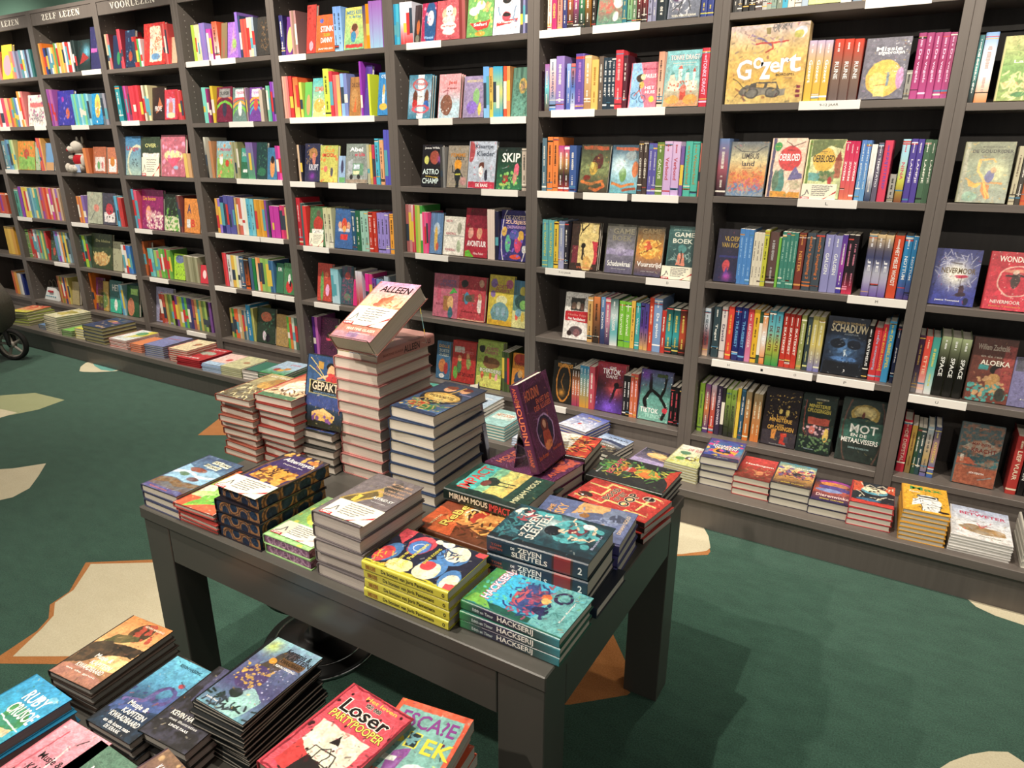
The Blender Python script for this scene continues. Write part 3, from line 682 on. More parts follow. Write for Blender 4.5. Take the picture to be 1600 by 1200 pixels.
# ------------------------------------------------------------------ books on the shelves
# '#bay,shelf' / 'x0 x1 count height colours title:colour' spine out / 'F x0 x1 height background copies/picture...' cover out / 'L x0 x1 text' label strip
# x and height are measured on the photograph along the shelf's front; the darker top band of DE GOUDRIJDER is painted-in shelf shadow
shelf_rows('''
#-1,3
F 0 8 32 e63
0 14 4 30 d43,93a,d43,c53
L -6 16
#-1,4
14 29 3 44 eb3,fc4,ea3
#-1,5
24 32 2 36 e63,fa3
32 41 3 34 ccb,eee,238
#0,0
-30 4 9 46 d55,eee,5ac,c77,99b
F 4 20 56 fc3/e50,40,40,30,e9a
20 54 11 44 e95,c77,99b,668,88a,59a,eee,7ac,446,9bd,377
#0,1
-20 9 6 46 d55,eee,e93,68b
9 19 2 46 e46,eb8
19 35 5 46 d55,e93,7a5,58c,eee
35 44 3 56 f93,eda,d77
F 45 72 50 e4d8d0/r10,60,90,75,c66/c30,12,2,20,10,80,45,556/s20,3,a58
L 0 16
L 54 72
#0,2
-25 16 8 46 69a,cb9,d65,7a5
16 28 4 48 58b,6ac,9c8,cd9
F 29 55 46 d83/r0,0,100,45,8b5/e50,55,16,18,b43/s14,4,6a4
F 56 63 38 ab9/s10,8,6a5
64 72 4 52 d45,e63,c57,ea5
F 72 84 44 69c/r0,0,100,30,c96
L 6 29
#0,3
-30 35 12 44 c85,84a,d55,5a9
36 40 1 48 83b
41 64 7 48 ec4,eb3,dd5,58a,7bc,ed8,4a9
65 99 11 50 ca8,84a,c46,e63,d33,e85,c3a,b54,eb9,96b
L 28 50
#0,4
-20 44 12 44 a65,7a5,c44,88a
45 56 3 42 c44,eee,b76
56 79 8 46 d33,eee,7ab,ac7,5a9,dd6,486
F 80 90 46 354/e50,30,20,14,c43/s12,4,9a6
91 112 7 48 68c,93b,dde,e93,5a9,dd5,9bc
L 85 108
#0,5
95 112 7 42 a53,c94,8a4,d84,448,e94,dc6
F 113 124 36 a96/c20,10,2,765
#1,0
67 73 2 50 ea4,e72
73 82 3 42 349,234,68b
82 90 3 42 eee,ed6,e93
90 116 9 48 6a5,dde,eb5,fc6,e95,eee,c33,d33,eee
117 122 2 50 233,344
F 122 141 50 233/g70,60,30,6bd/p10,20,90,40,40,60,a33
F 142 158 70 336/r0,40,60,50,b5a/e70,55,12,10,558
L 128 158
#1,1
74 90 7 58 a5a,94a,b6a
F 91 116 56 33a/e60,35,12,16,d64/s20,3,76c/e30,75,8,8,a3a
118 144 8 50 6cd,8d9,5bd,9de
F 144 161 50 29d/e50,60,26,38,fd5/e50,50,12,28,fa5/s12,5,fff
162 170 2 50 678,99a
L 112 139
#1,2
134 144 2 40 e84,c63
F 146 166 42 b64/r12,8,88,62,e8dcd8/e40,30,10,16,6a6/e70,30,8,14,d77
F 168 183 42 c75/r10,6,90,55,eee/e50,45,24,18,d83
#1,3
125 133 3 42 e83,c64,e93
133 137 1 44 86b
F 137 160 50 aab099/l3,20,10,60,50,90,70,566/e60,50,18,12,d87
F 161 181 50 445/r8,8,92,40,e8e0e0/e50,50,30,18,c34/s16,4,333
184 188 2 48 4ad,6bd
189 195 2 46 d44,c33
L 112 138
#1,4
127 143 5 50 365,8c7,bd3,ad4,576
F 144 176 55 342/e45,28,40,20,c95/c26,8,3,10,10,90,50,dc8/t55,80,70,8,cc8,De kleine
F 177 191 46 aa8/c14,10,3,433
195 209 4 44 eee,d33,37c,48d
L 191 212
#1,5
134 137 1 58 e72
F 137 151 50 736/e50,60,30,20,a59/r10,20,90,45,c94
F 153 170 46 b94/e50,35,40,28,684/c18,8,3,dcb
F 172 190 50 266/r0,0,100,42,3b9/e50,25,14,18,f4f0e8/t50,78,60,20,ddd,HET
192 198 2 48 5ad,9cd
F 199 217 48 253/e30,30,30,30,c75/r30,70,90,90,9c6
#2,0
170 176 2 56 ba8,d66
F 177 190 54 235/e60,30,20,20,385
190 195 2 62 d34,e45
F 196 211 60 235/s16,4,58a/e50,30,20,14,a43
211 218 2 48 c33,b22
218 224 2 44 4a5,eee
F 225 257 68 d33/p25,8,85,8,92,92,30,92,f0e0c4/c22,10,3,30,25,80,70,d75/e55,20,22,8,69c/s30,2,e63
258 268 4 64 c44,e66,d33
F 268 276 42 eb9/c8,12,4,d65
#2,1
187 194 1 56 29a
198 207 4 56 936,c4a,a35
207 226 5 56 d34,d34,c23,d34,b22
227 237 3 56 dcb,886,eda
F 238 256 52 322/p30,20,90,40,60,70,b64/t50,35,60,16,ddd,PROVE
F 257 277 48 c34/r12,6,80,70,b0b8e0/e46,40,18,22,e76/e50,14,30,10,eda/e46,66,12,10,e8a
278 288 3 46 c33,d45
L 190 218
#2,2
F 187 220 62 3f7fb8>a9c4b4/o75,30,60,45,10,d8d8b8/c8,5,4,40,20,80,40,223/t45,68,80,14,c34,Lingo
F 221 250 62 343/r4,35,96,58,f0e8e0/r0,0,100,33,e0856a/e50,18,16,18,644/t50,78,60,10,dd8,OVER
F 252 289 66 c4677a/e50,50,40,14,efe0a0/p20,45,50,20,82,46,e57/e60,22,10,5,9bd/s20,4,e9b
290 300 2 38 ec6,da7
#2,3
208 217 3 62 5ac,7bd,c36
217 221 1 60 e57
F 222 255 62 922063/e30,40,12,20,e96/s90,3,20,0,90,45,e0a0a8/s60,3,20,0,95,40,f2dcd0/t35,78,60,10,ea3,De boom
F 257 281 58 253225/r0,0,100,40,d8d8b0/s40,5,5,0,95,60,6a4/c20,9,4,465
281 286 2 58 533,844
F 288 312 54 e0883a/t30,70,26,28,446,A/t55,28,24,22,d33,B/r14,14,36,40,ddd
L 211 238
#2,4
223 229 2 54 c63,d75
F 229 236 52 632/e50,50,30,20,b64
236 244 2 44 5bb,7cc
245 253 2 42 9c6,c76
253 271 6 46 6b4,7b4,5a4,c34,7b4,6a4
F 272 289 40 ad3/e50,80,40,16,67a/c14,10,3,453
290 312 6 40 997,886,aa8
F 313 325 28 d34/e50,50,24,24,fdd
L 234 263
#2,5
F 226 252 54 99b/p15,5,80,5,85,50,50,60,20,40,8a3a2a/t55,82,60,10,c34,Paard/p25,8,40,8,45,30,333
254 262 2 46 b43,c54
263 334 19 48 ba5,684,9b5,222,749,ca4,9c4,37a,6b4,447,337,a55,c95,486
L 292 322
#3,0
304 308 1 58 bd4
308 316 4 58 eda
316 325 3 60 87c,97c
326 333 2 50 c3a>eee
336 344 1 60 e53>eee -
F 345 354 58 875/e40,30,20,30,a65
F 355 372 58 a06ad0/p20,10,80,20,50,90,b98cc0/e60,40,20,14,9b6
372 376 1 72 86c
377 380 1 66 346
380 389 3 60 e54,c44
389 400 3 62 ebb,eda,9ab
F 401 421 62 3c3a38/c50,9,3,30,10,100,95,8a6a4a/c20,9,3,4a3020
L 291 327
L 330 368
#3,1
320 326 2 56 7dc
326 332 2 54 a27,725
333 337 1 58 ec3
F 338 362 56 7b2440/o50,5,90,70,10,e63/o50,0,70,58,9,7c4/r14,70,86,95,999/t50,82,60,10,333,SUPER/e50,35,14,20,3a3a52
F 363 385 54 6a8a86/o50,0,90,70,10,e55/o50,0,74,58,10,fa4/o50,0,58,44,10,7c4/e50,38,14,22,eee/r14,72,86,96,f0e8ec/t50,84,60,10,d48,TIJGER
385 388 2 54 764,a8a
F 389 408 54 7340a0/o50,0,90,70,10,fa4/o50,0,74,58,10,7c4/o50,0,58,44,10,4ac/e50,50,18,18,e54/r14,72,86,96,f0e8ec/t50,84,60,10,a5c,TIJGER
408 413 1 50 cba
419 425 2 56 7ca,5b9
426 432 2 62 83b,96c
L 358 396
#3,2
324 327 1 64 ddc>111
332 336 1 58 c85
F 338 365 58 90bfe0>8cc05a/p0,0,100,0,100,45,0,55,8cc05a/e60,40,10,10,d43/e25,50,10,14,eee/s14,5,e96/t50,78,60,8,d57,Madelief
366 376 4 58 aa8,996
F 376 388 48 375/r0,55,100,100,4a9/r20,20,80,30,eee/t50,80,70,14,eee,De boot
388 399 3 58 86b>5a7
F 400 416 58 244/c20,10,4,486/e50,20,40,12,375
F 417 432 50 3a7aaa/e50,40,26,34,e95/e50,62,20,12,322
433 441 2 54 b39,f4a
L 370 405
L 405 442
#3,3
341 348 2 54 ea4,97d
348 353 1 58 227
354 370 5 60 55a
371 376 2 58 ca7,b64
376 389 3 58 d65,eee,eed
389 400 2 58 5bd,7cd
401 417 4 58 ea3,d92
417 423 2 58 84a,445
424 439 5 50 c3a
440 448 2 52 e37,c36
448 452 1 50 ec8
L 337 372
L 372 406
L 407 443
#3,4
352 358 2 52 d33,e45
359 365 1 50 ddd
365 370 1 50 eb4
370 377 2 50 ee9,ddd
378 384 1 50 468
385 392 1 50 222>f62
393 402 2 50 468,284
403 410 2 52 fa5>eee,e84
410 423 3 52 9c6,8b5,9c6
423 430 2 50 369,47a
F 431 442 46 375/t50,80,60,12,ddd,ER
F 443 459 48 485/e50,25,34,20,d33/e50,50,14,16,eee/e60,35,10,10,222
L 336 369
L 394 430
L 431 462
#3,5
363 382 6 46 ba5,4a4,e63,e63,cb9,ca6
382 388 2 46 467,9aa
389 396 1 56 28b
396 400 2 52 9a5,bb6
F 401 429 54 253a2c/e50,75,30,14,c6694a/e40,20,10,14,dcd/e60,16,12,12,112/c16,8,3,486
F 431 450 48 a8874a/c40,8,3,876/n12,50,b96
451 467 4 50 6b4,e83,cdc,576
#4,0
440 446 1 64 337
F 446 456 62 6a2f8c/e60,40,50,34,cc7
457 466 3 70 b88,976 -:eee
F 478 492 78 cf3a32/s24,6,a22/e50,15,24,10,e9a
F 493 522 60 f0642a/t55,62,70,16,fff~a32,STINK/t55,46,36,8,8c3,TUSSEN/t55,32,64,14,fff~a32,DANNY/t50,8,80,6,fee,JAAP MELSEN/e25,85,10,6,56c
523 536 2 70 7af>9cf
F 537 567 68 e8e060>7fc890/e50,42,22,20,f0a080/e50,52,16,9,6a3a22/e45,30,14,14,38b/r5,4,95,12,d33/t50,88,84,9,38b,MEES KEES/t50,78,60,7,38b,in de klas
568 573 1 68 448>fa3
573 578 1 70 f90
578 598 4 74 a6c>9ce
L 436 478
#4,1
445 454 3 66 ea9,d98,e77
455 460 1 66 d33
461 469 2 64 f63>ed6
470 474 1 56 cd5
F 475 486 56 6b5/e50,35,30,30,c96
F 487 508 62 4db0b8>e8e080/e50,30,40,18,e8b050/t50,72,70,12,e65,ZOMER/s10,5,fff
508 517 1 76 cd4
517 522 1 72 d34
523 533 2 66 e66,f97>dd5
534 544 2 68 8be,78c
F 545 562 62 a8743c/t50,80,80,10,643,DE ZEE/e40,40,34,30,b8874e/p30,10,60,10,55,50,d63
564 567 1 86 93b
F 568 578 80 53389a/s10,4,86c
577 580 1 66 de3
F 589 605 68 2e84cc/e50,45,14,26,f0ece0/e50,20,40,8,fb4/e50,60,12,12,f0b060/t50,90,60,10,eee,OTJE
L 453 585
#4,2
468 474 2 58 db9,223
F 475 498 60 2e3150/e55,75,30,14,a74/e60,60,12,16,c76/c20,9,3,10,40,60,95,a85/t60,38,64,16,d8d8e8,KRUIPT/g50,15,20,83a
F 499 526 58 b0b85a>d8cc60/t50,86,60,9,e83,OLLIE/t50,74,70,11,c33,MOOL/e30,36,12,8,e76/e66,28,8,12,556/s14,5,e84
F 528 538 42 8fb0d8/e50,60,24,24,446/r0,0,100,20,6a6
F 539 573 62 7d8a84>9aa0a0/t45,86,60,11,fff,Abel/t62,73,46,9,d35,en Lillie/p8,55,30,62,30,25,8,22,a8b0b8/r30,20,80,50,6a9a78/r34,36,62,48,c8d8e8/r34,22,62,32,e8e0b0/e24,16,8,6,333/e60,16,8,6,333/r0,0,100,10,987
575 582 2 62 bb9,ca5
583 587 1 62 c35
588 594 1 72 4bd
595 601 1 70 ea7
602 612 2 86 55c
L 451 492
L 513 557
#4,3
468 474 1 74 c23 -:fcc
474 477 1 66 466
477 482 1 62 e33 -
F 483 508 62 477a4e/e50,82,13,9,654/e50,55,30,20,c0392e/r12,18,84,42,f2ece4/c24,6,2,20,20,80,40,777/e50,12,34,6,a43
508 521 2 62 cc9>ddc
F 522 550 62 3560a0/e50,58,16,18,d8452f/e26,58,10,10,e0a080/e74,58,10,10,e0a080/r18,42,82,50,ccd/r30,22,70,36,d33/e50,50,12,8,ea5
551 558 1 62 257
558 565 1 62 264
565 577 2 62 9cb
578 590 2 62 c32 -:fdd
591 609 3 62 98d
610 617 1 62 fa3
L 474 514
#4,4
F 495 517 58 c84336/e30,40,12,40,6a5/e70,30,14,16,ead/e60,70,14,8,e75
519 531 3 54 8cd>bde
F 532 550 58 345260/e50,76,24,10,c54/e50,20,30,10,586/n8,60,a46
F 551 557 40 d27
558 568 3 56 dde>c33
573 583 2 54 e29,d38
583 589 1 48 63a>e94
590 601 2 48 69c,58b
602 609 1 54 abc
L 491 530
#4,5
491 499 2 58 528,c6b
F 500 526 58 3a1830/w6,70,b5488c/e60,50,26,14,432/r30,40,80,46,e46
527 534 2 50 6b5,485
536 560 4 54 354,637,486
#5,0
615 624 2 64 29c,4bd
626 645 4 66 dde>dde>d33 -:445
F 646 655 60 3a2c30/e60,40,30,20,c63/e50,10,40,10,776
F 657 679 62 b22a52/e60,45,44,60,28548a/e60,60,24,20,ddd/s8,6,e8a/t50,10,70,8,9cf,Woezel
F 680 717 64 c2505a/e50,74,18,12,f4efe8/e30,66,9,14,f0b090/e72,66,9,14,f0b090/e46,72,3,2,222/e56,72,3,2,222/e50,50,28,12,e8c8c0/e50,34,34,10,f0e4dc/t50,34,56,7,c33,Het Pretpark/e50,20,26,8,e4e0dc
717 727 2 62 833,a55
F 728 768 62 6aa85a/e48,82,18,12,f2efe8/e74,76,9,14,d96/e24,68,20,12,f4f4f0/s26,4,cd6/p8,36,90,42,80,22,40,16,c33/t50,32,52,8,fff,Safari/e50,8,20,6,e93
F 769 811 64 dcdcea/e44,88,16,10,222/e44,62,26,16,f4f2f0/e46,46,16,12,d45/e46,50,14,5,222/p10,32,88,40,88,30,10,22,d33/t48,32,60,6,fff,De Waterwinkel/l4,80,70,72,40,85,30,68a/l4,14,70,22,50,58a
812 824 3 64 445,88b,446
L 635 689
#5,1
F 636 671 70 3c7e9c>b8d0e8>3c7e9c 2/r38,0,66,100,e8ecf4/o48,78,30,12,4,c55/t48,80,60,8,d55,Woezel/e28,48,10,18,6a3a2a/e80,48,10,18,7a4a3a/e28,34,11,10,c33/e80,32,11,10,36b/e54,44,14,18,f6f4f0/e50,50,2,2,222/e58,50,2,2,222/o54,22,34,8,5,d56
F 683 716 70 e8a0a8>e8a0a8>b8d8e8>b8d8e8 2/t62,80,40,10,c43,Jeel/t60,68,44,5,944,Katoen/e36,30,28,24,8a5a48/s16,3,ccc/l3,20,60,40,64,36,50,a56
F 722 754 66 a090b8/n10,60,8878a8/t50,88,80,6,dc9,MEERMOND/e60,50,16,20,8b7/e80,20,8,16,dc5/e40,24,26,16,8a6ad0
755 764 2 80 6af>8cf
764 770 1 78 e94>dd5 -
770 785 3 80 3ad>dd7>3ad -:246
786 796 2 80 e53,e95
F 797 823 78 4f7a6a>6aa898/e60,62,24,16,d8a850/e60,62,14,10,a86/n8,60,37594c
L 654 707
L 766 823
#5,2
F 657 688 66 1b1a22 2/t50,92,84,6,eee,Jozua Wilder/e60,70,24,16,a64a3c/e20,64,12,10,cc6/g90,66,14,a5d/t44,36,84,13,d8ecec,ASTRO/t44,14,84,13,d8ecec,CHAMP/l3,20,26,80,22,db4
688 695 2 64 444,888
F 697 728 66 9a8f80/t50,78,76,9,c8822e,FEMME/t58,70,50,8,3a3030,TEST/e50,54,18,14,e8982c/e50,30,16,16,262a2e/r36,30,64,34,cc4/r42,0,58,18,22242a/l5,22,52,24,36,40,34,24262a/l5,66,34,78,24,66,14,24262a/e80,16,16,10,b88
F 729 771 74 b4c0d4/e6,80,14,24,b04a50/t54,88,66,11,3c4658,Klaartje/t60,74,66,11,3c4658,Klieder/e48,48,11,8,6a3a30/e46,36,9,12,f0ecec/r0,0,100,14,c8324a/t52,7,46,7,fff,DE BAAS/c10,5,2,e78/e66,28,6,12,334
F 773 814 66 1e2b28>2f7a50/t52,76,70,22,f4f4ec,SKIP/e76,46,10,16,e8607a/e34,30,10,6,8a4a3a/e34,20,12,6,b33/e70,28,8,14,c87/s24,4,5,0,95,40,8c6/t26,12,30,5,dd6,Stefan/l1,20,50,40,54,dde
814 823 1 66 cba
L 752 809
#5,3
636 644 2 74 b66,c88
644 650 2 74 ecc>c34,c34
650 661 3 74 9c4,cc5,4a4
661 669 3 64 f48,e69
F 670 689 64 5a80b0/e50,60,26,16,a8c0d8/e46,36,14,30,e0b050/e60,18,12,10,c54
F 691 723 60 dcd8cc/r4,4,96,46,e8e4da/r0,49,100,51,999/e74,70,10,16,998/e74,24,10,16,ab9/t34,56,50,6,b35,KENDRILL/t34,14,50,6,b35,KENDRILL/t22,88,30,6,b35,NIEUW
F 724 760 76 b02438/p0,0,40,0,20,14,0,12,6b3/e22,50,12,12,d98/e60,50,12,12,d97/t50,28,84,12,fff,AVONTUUR/p0,60,100,60,100,100,20,100,862032/t60,8,44,5,fcc,Nina Pekel
761 772 3 78 ecd8cc -:765
773 778 1 76 224
F 778 821 78 35317a/o50,50,47,72,3,e8e0e8/t50,86,70,8,f0d8c8,DE ZOETE/t52,76,76,9,f4c8a8,ZUSJES/t56,67,70,6,c59ad0,ZAKENVRIENDEN/e12,58,9,10,e0b050/e28,34,10,18,58b890/e66,34,14,18,d8406a/e74,50,12,10,f0b848/e50,52,16,10,4a58a8/e60,8,20,5,e04a30/e90,24,8,8,eee/s20,3,8,8,92,60,7a58c8
L 649 700
#5,4
F 675 713 66 c0627a/t60,84,60,7,7a6aa0,ZOETE/t55,75,70,7,7a6aa0,ZUSJES/p62,56,98,60,80,72,4a4/r40,16,70,50,a8703c/e70,36,12,16,e0b070/e70,12,10,14,367/e20,56,9,20,c0506a/t25,30,30,5,834,REUS
F 713 755 68 c43c48/r14,42,60,60,7a4a40/e30,50,9,14,48a/e38,50,14,8,554/e80,38,8,20,e8d8d0/e80,56,7,8,c86/e20,82,14,8,333/e84,86,10,8,e0a88a/t50,20,76,5,722,Geheime boom/r0,0,100,3,e8b090
F 760 798 76 d8c040/t52,78,50,7,b4456a,ZOETE/t52,69,62,8,b4456a,ZUSJES/e18,84,14,9,8a6ab0/e14,62,10,7,8a6ab0/e82,84,14,9,c8648a/e52,50,24,10,e0dca0/e48,24,38,22,6a98a0/e38,28,8,10,8ab/e62,28,8,10,8ab/r0,0,100,10,d8a828
F 797 821 72 4a86b0>6a8a5a/e60,78,18,10,dc5/r0,0,100,36,e0dc90/e30,24,10,8,e54/e70,24,12,10,e9c850/e50,56,40,14,355/e70,50,24,10,8c6/e40,32,20,8,7cb0c8
#5,5
F 680 701 56 3e6a90/t50,88,80,8,d8a040,DOLLE/t50,76,76,8,c8d0c8,ZOETE/t50,64,76,9,c8d0c8,ZUSJES/e40,36,26,18,c87840/e70,30,16,16,a33/e40,8,20,6,ddd
F 704 740 62 b8302c 2/r6,72,50,86,c8c0b8/t60,74,60,8,d86a6a,ZUSJES/e30,40,10,18,487a48/e70,50,10,16,8a9a50/e30,58,8,8,d96/e66,66,8,8,d96/t60,20,70,9,3a1a1a,UIT DE KUNST/e14,22,10,16,6a4
F 742 781 70 9ab04a 2/t56,84,50,7,b0406a,ZOETE/t52,75,56,8,b0406a,ZUSJES/e56,54,34,12,7a5030/e34,60,10,8,6a4028/e16,82,12,8,222/t54,36,84,10,e8e4d0~464,BOERDERIJ/r0,0,100,24,d8d868/e22,26,5,8,d54/e56,26,5,8,c63/e80,26,5,8,e9a
784 795 3 62 576a3a,465832
F 797 821 60 d8862a/e50,86,50,14,a83020/t50,74,76,8,622,KOSTEN/e40,36,26,20,3a4a6a/e50,50,16,10,d0a060/c14,9,3,432
#6,0
855 861 1 62 fec -:c44
861 869 1 62 c2286e GEHEIM:fd5
870 878 1 62 e9907a
878 885 1 62 33387a
885 922 4 62 f06a30>222,f050a8>222,3bb670>222,fa9a20>222
923 930 1 62 2a2624
F 931 971 64 3a8a78>b8503a>3f7a6a/p30,30,62,30,58,90,40,90,c84430/e80,56,20,16,f0e8e0/e72,20,12,12,f0ece0/e84,76,12,8,d8a080/n10,40,4a7
971 978 1 62 2a7888 -:dc8
979 993 2 62 ac7>6a8,686 -
993 1010 2 62 c2262e>222
1011 1017 1 62 99b
1018 1024 1 62 88a
1024 1041 1 62 233038
F 1042 1091 64 8a90a4>6a7080/e30,60,26,18,5a4060/e64,66,22,18,7a4a60/c26,9,4,d8d8e0/l3,10,20,40,40,30,10,333/l3,60,50,70,20,333/t50,6,80,6,e8e4d0,TOEN HEROS KWAM
1093 1114 2 62 2a3a88 -:e8d040
L 839 907
L 926 1000
#6,1
850 857 1 73 b060b0>6ad0e0>654
857 867 1 81 dfe6f0>f0b0b0>3f88d0 SCHRIJVER:24508a
867 880 1 85 9478c8
884 890 1 73 8fb4f0>4860b8
890 897 1 73 e07068>4870c8>dde
897 911 1 88 6248a8 -:c080d0
911 922 1 85 e8c080>b08050 -
922 933 1 78 ecc060 -:b87a30
933 940 1 83 6a5a50
940 959 3 81 23384a EI IS HET:eee
958 970 1 92 e83848 -:fbb
970 977 1 84 5a2030
F 980 1023 72 e87088 1/p0,0,60,0,40,40,46,70,30,100,0,100,88bce8/t68,86,50,5,a35,Marieke/t72,70,40,9,fff,PAULUS/t72,44,36,7,fff,HET/t74,34,36,7,fff,HUIS/e34,66,14,9,3a2a20/e44,68,9,7,f8e0a0/e40,50,9,8,e9b050/o16,26,11,0,2.5,2a5a8a/o48,20,12,0,2.5,2a5a8a/l3,16,26,34,40,48,20,d33/l3,34,50,34,40,222/e82,18,10,7,f0d040
1024 1033 1 88 eb9878>f0d0b8 -
F 1033 1089 90 78c0c8>88c8cc>d8905a/t50,88,82,9,f4f0e0~558,TONKE DRAGT/t50,78,66,3,e8e4d8,De geheimen van de toren/t50,74,50,2,e8e4d8,en andere verhalen/r8,28,92,46,e8d8c0/r36,30,46,68,f0e8d8/p34,68,48,68,41,76,d06050/r58,30,66,60,f0e8d8/r78,30,84,62,f0e8d8/r12,42,26,58,e0d0b8/p10,58,28,58,19,64,5a9a98/p56,60,68,60,62,70,4a9a98/p76,62,86,62,81,70,c85848/e50,38,10,9,8cc/r46,12,62,36,d04838/e54,32,10,7,d87868/e25,12,20,8,e8a850/e76,12,20,9,e8a048/s26,2,10,26,90,46,c06048/o46,58,6,4,2,5a9a98
1090 1104 1 92 dc2840 TONKE DRAGT:fce
L 861 929
L 964 1039
#6,2
846 853 1 83 57788a
854 871 2 85 f0843c
871 888 2 72 c83a98>e0a050>222>d84838 -:fff
888 899 1 73 3a5aa0
F 902 947 75 2a2c28>8a9a60>3a3028 2/p6,90,94,88,94,96,6,97,b85030/e55,62,14,14,4a2420/e66,66,12,16,5a2828/e46,50,14,14,c8a040/e40,56,8,8,d8c860/e26,30,14,6,7a2a20/l9,8,22,40,16,80,24,86,14,e07838/l8,40,8,60,4,84,12,c8602c/n9,45,4a5038
F 950 993 76 2e4a60>a8d0e0>58a0b0/p10,90,94,88,94,94,10,96,b8583a/e70,78,20,10,8a9aa0/e44,38,14,14,6a9850/p38,40,50,40,44,60,7aa85a/e88,50,12,16,d87848/l9,8,20,40,14,86,20,d88040/l8,50,6,92,10,a85030/g30,60,26,d8f0f4
994 1008 2 84 4a3c38 GEHEIM:f0e8d8
1009 1022 2 81 5a54ac -:ccd
1022 1033 1 83 6a8a3c CACTUS:e8f0d0
1033 1058 2 85 dcb8e4>c8a8e0 Verbond:c84a58
1059 1064 1 78 7858a8
1065 1087 2 86 4ec0ac Winterkind:b09050
1088 1092 1 84 d87868
L 834 897
L 911 980
L 987 1060
#6,3
846 864 2 74 5caaae VALENTIJN:d8d858
864 871 1 72 ecc434 -:333
871 880 1 74 7888b0>a8a8d0 -:ddd
880 886 1 72 2a2834
F 888 931 75 3a2a24 2/r26,14,96,98,d8c078/p70,60,96,60,96,14,78,14,c83040/e60,30,24,36,e8c880/l4,30,98,36,80,60,96,2a2018/l2,36,84,30,70,2a2018/e44,50,8,6,221a18/l6,44,48,44,22,221a18/l2,44,38,52,28,221a18/r4,14,26,50,7a2c38/t55,5,60,4,c8603c,SPELREGELS/e60,16,14,14,d8a858/r74,78,86,94,e0cc90
F 942 986 76 5a584e>7a7888>5e5874/t58,86,76,11,8a8470,GAME/t54,72,70,11,8a8470,BOEK/r0,38,100,50,9a90b8/e52,42,10,7,4a3c68/t50,20,84,11,f0f0ec,Schaduwkraai/t50,9,50,2,ccc,Joris Vandael/g50,48,20,b8b0d0
F 988 1030 77 4a4438>e09038>4a4668/t52,90,72,10,8a7450,GAME/t56,78,70,10,8a7450,BOEK/e50,54,34,20,e8a040/e44,60,14,10,d85838/l4,14,44,80,60,6a3a20/c34,9,4,8,36,92,74,f4cc60/t54,22,92,13,f4f0ec,Vuurstrijd/t50,9,50,2,ccc,Joris Vandael
F 1037 1079 82 3c6a68>2a4448/t54,92,84,4,9ab8b0,JORIS VANDAEL/t56,84,76,9,e8ecdc,GAME/t52,72,76,9,e8ecdc,BOEK/p34,26,68,26,60,50,42,50,e88a70/c34,10,2,8,30,92,66,a8c8c0/e52,58,16,8,4a8a88/l3,50,30,54,44,48,54,322
L 852 914 7-12 JAAR
L 1009 1078 D
#6,4
F 878 916 70 e8e4e0 2/r22,62,78,90,3a3834/e34,72,9,8,8a6a58/e52,74,9,8,d8c8b8/e68,72,8,8,6a4a40/p0,60,100,62,100,36,40,40,0,38,c8202c/t50,52,76,6,e08078,Nadia Nijs/t50,44,72,6,fff,Het Familiefeest/e50,18,28,10,5a4a50/e54,14,14,8,8a5a60/e24,12,10,6,322
916 924 1 70 daa860 -
925 935 1 72 f08848>2a2624 -:222
936 943 1 73 6a9ad0>2a3060 SCHOOL:fff
943 951 1 73 c84a70>d890a8>2a2850 -
951 963 1 73 3a5a58>d8e8e8>4ab0b8>e8e8e8 ZANGER:eee
964 983 2 71 7cc838 Survival:e8f4d0
983 989 1 74 ecb848 -:622
990 997 1 72 3aa8ac Winter:dee
997 1010 2 73 44408a>5a3a9a>e8b060 -
1010 1017 1 83 dc4228 -:fdb
1017 1030 1 83 7c9ed0 De spion:fff
1030 1037 1 66 c8342c
1037 1058 2 73 143c3c>2e8a88>3ab0b8>111 -:e8d060
1058 1069 1 73 2a1614>b84030>c85030>111 -:e8d060
#6,5
F 860 892 62 16140f/t54,90,72,9,e0983a,RENEGADES/t54,97,50,3,aaa,MARISSA/o52,48,34,44,5,c87a28/e52,50,20,32,1c1812/g46,24,16,d89030/l4,50,70,40,50,56,30,8a5a20
892 904 3 58 222>e07838>a83060 VEDETTE:eee
904 919 3 65 2a80b0>e8a030 WESTERN:f0f4f4
918 927 1 66 c84858 -
F 927 970 72 a82c3c>2a1420>4a2a8a 2/t54,92,22,5,eee,DE/t50,84,66,11,f4f0f0,TIKTOK/t52,74,40,7,e8e0e0,DANS/g66,50,30,d8484c/l9,70,56,60,34,48,14,1a0c14/e72,58,10,6,1a0c14/l4,66,50,92,56,1a0c14/g50,10,26,7a4ad8/s20,1.5,9a7ae0
971 982 2 63 1c1a1c -:f4f0f0
982 993 2 68 c85040>e88048 -:fde
F 994 1042 75 4a4a78>5a9a90>7ab8a8/t36,20,60,10,f0f4f0,TIKTOK/t46,9,48,8,a8e0d0,TREND/l11,30,90,34,60,16,40,22,24,12100f/l10,40,60,66,50,90,30,80,6,12100f/l8,80,94,80,70,70,50,12100f/e86,24,9,6,d83848/g12,90,20,6a3aa0/s20,1.5,e8f0f0/r50,88,84,94,3a4a28
1043 1064 3 60 161214 -:e85060
L 860 884
#7,0
1144 1158 2 70 333,444448
1159 1179 2 70 111,242226
1179 1190 1 70 5a4a48
1190 1212 3 70 b8b8b4,9aa898,88a090
1213 1230 2 70 7c8a78,3aacd0
1230 1262 3 70 ece0c8,e0d8cc,a8bcd0
F 1263 1313 74 d8dc88/e50,20,34,8,8ab080/t50,12,70,6,586a48,Op het eiland/e30,60,20,20,a8c068
1313 1330 2 70 eeeae4 -:c34
1332 1465 9 72 88a0b8,c8b898,586878,a85048,ddd,486
L 1352 1457
#7,1
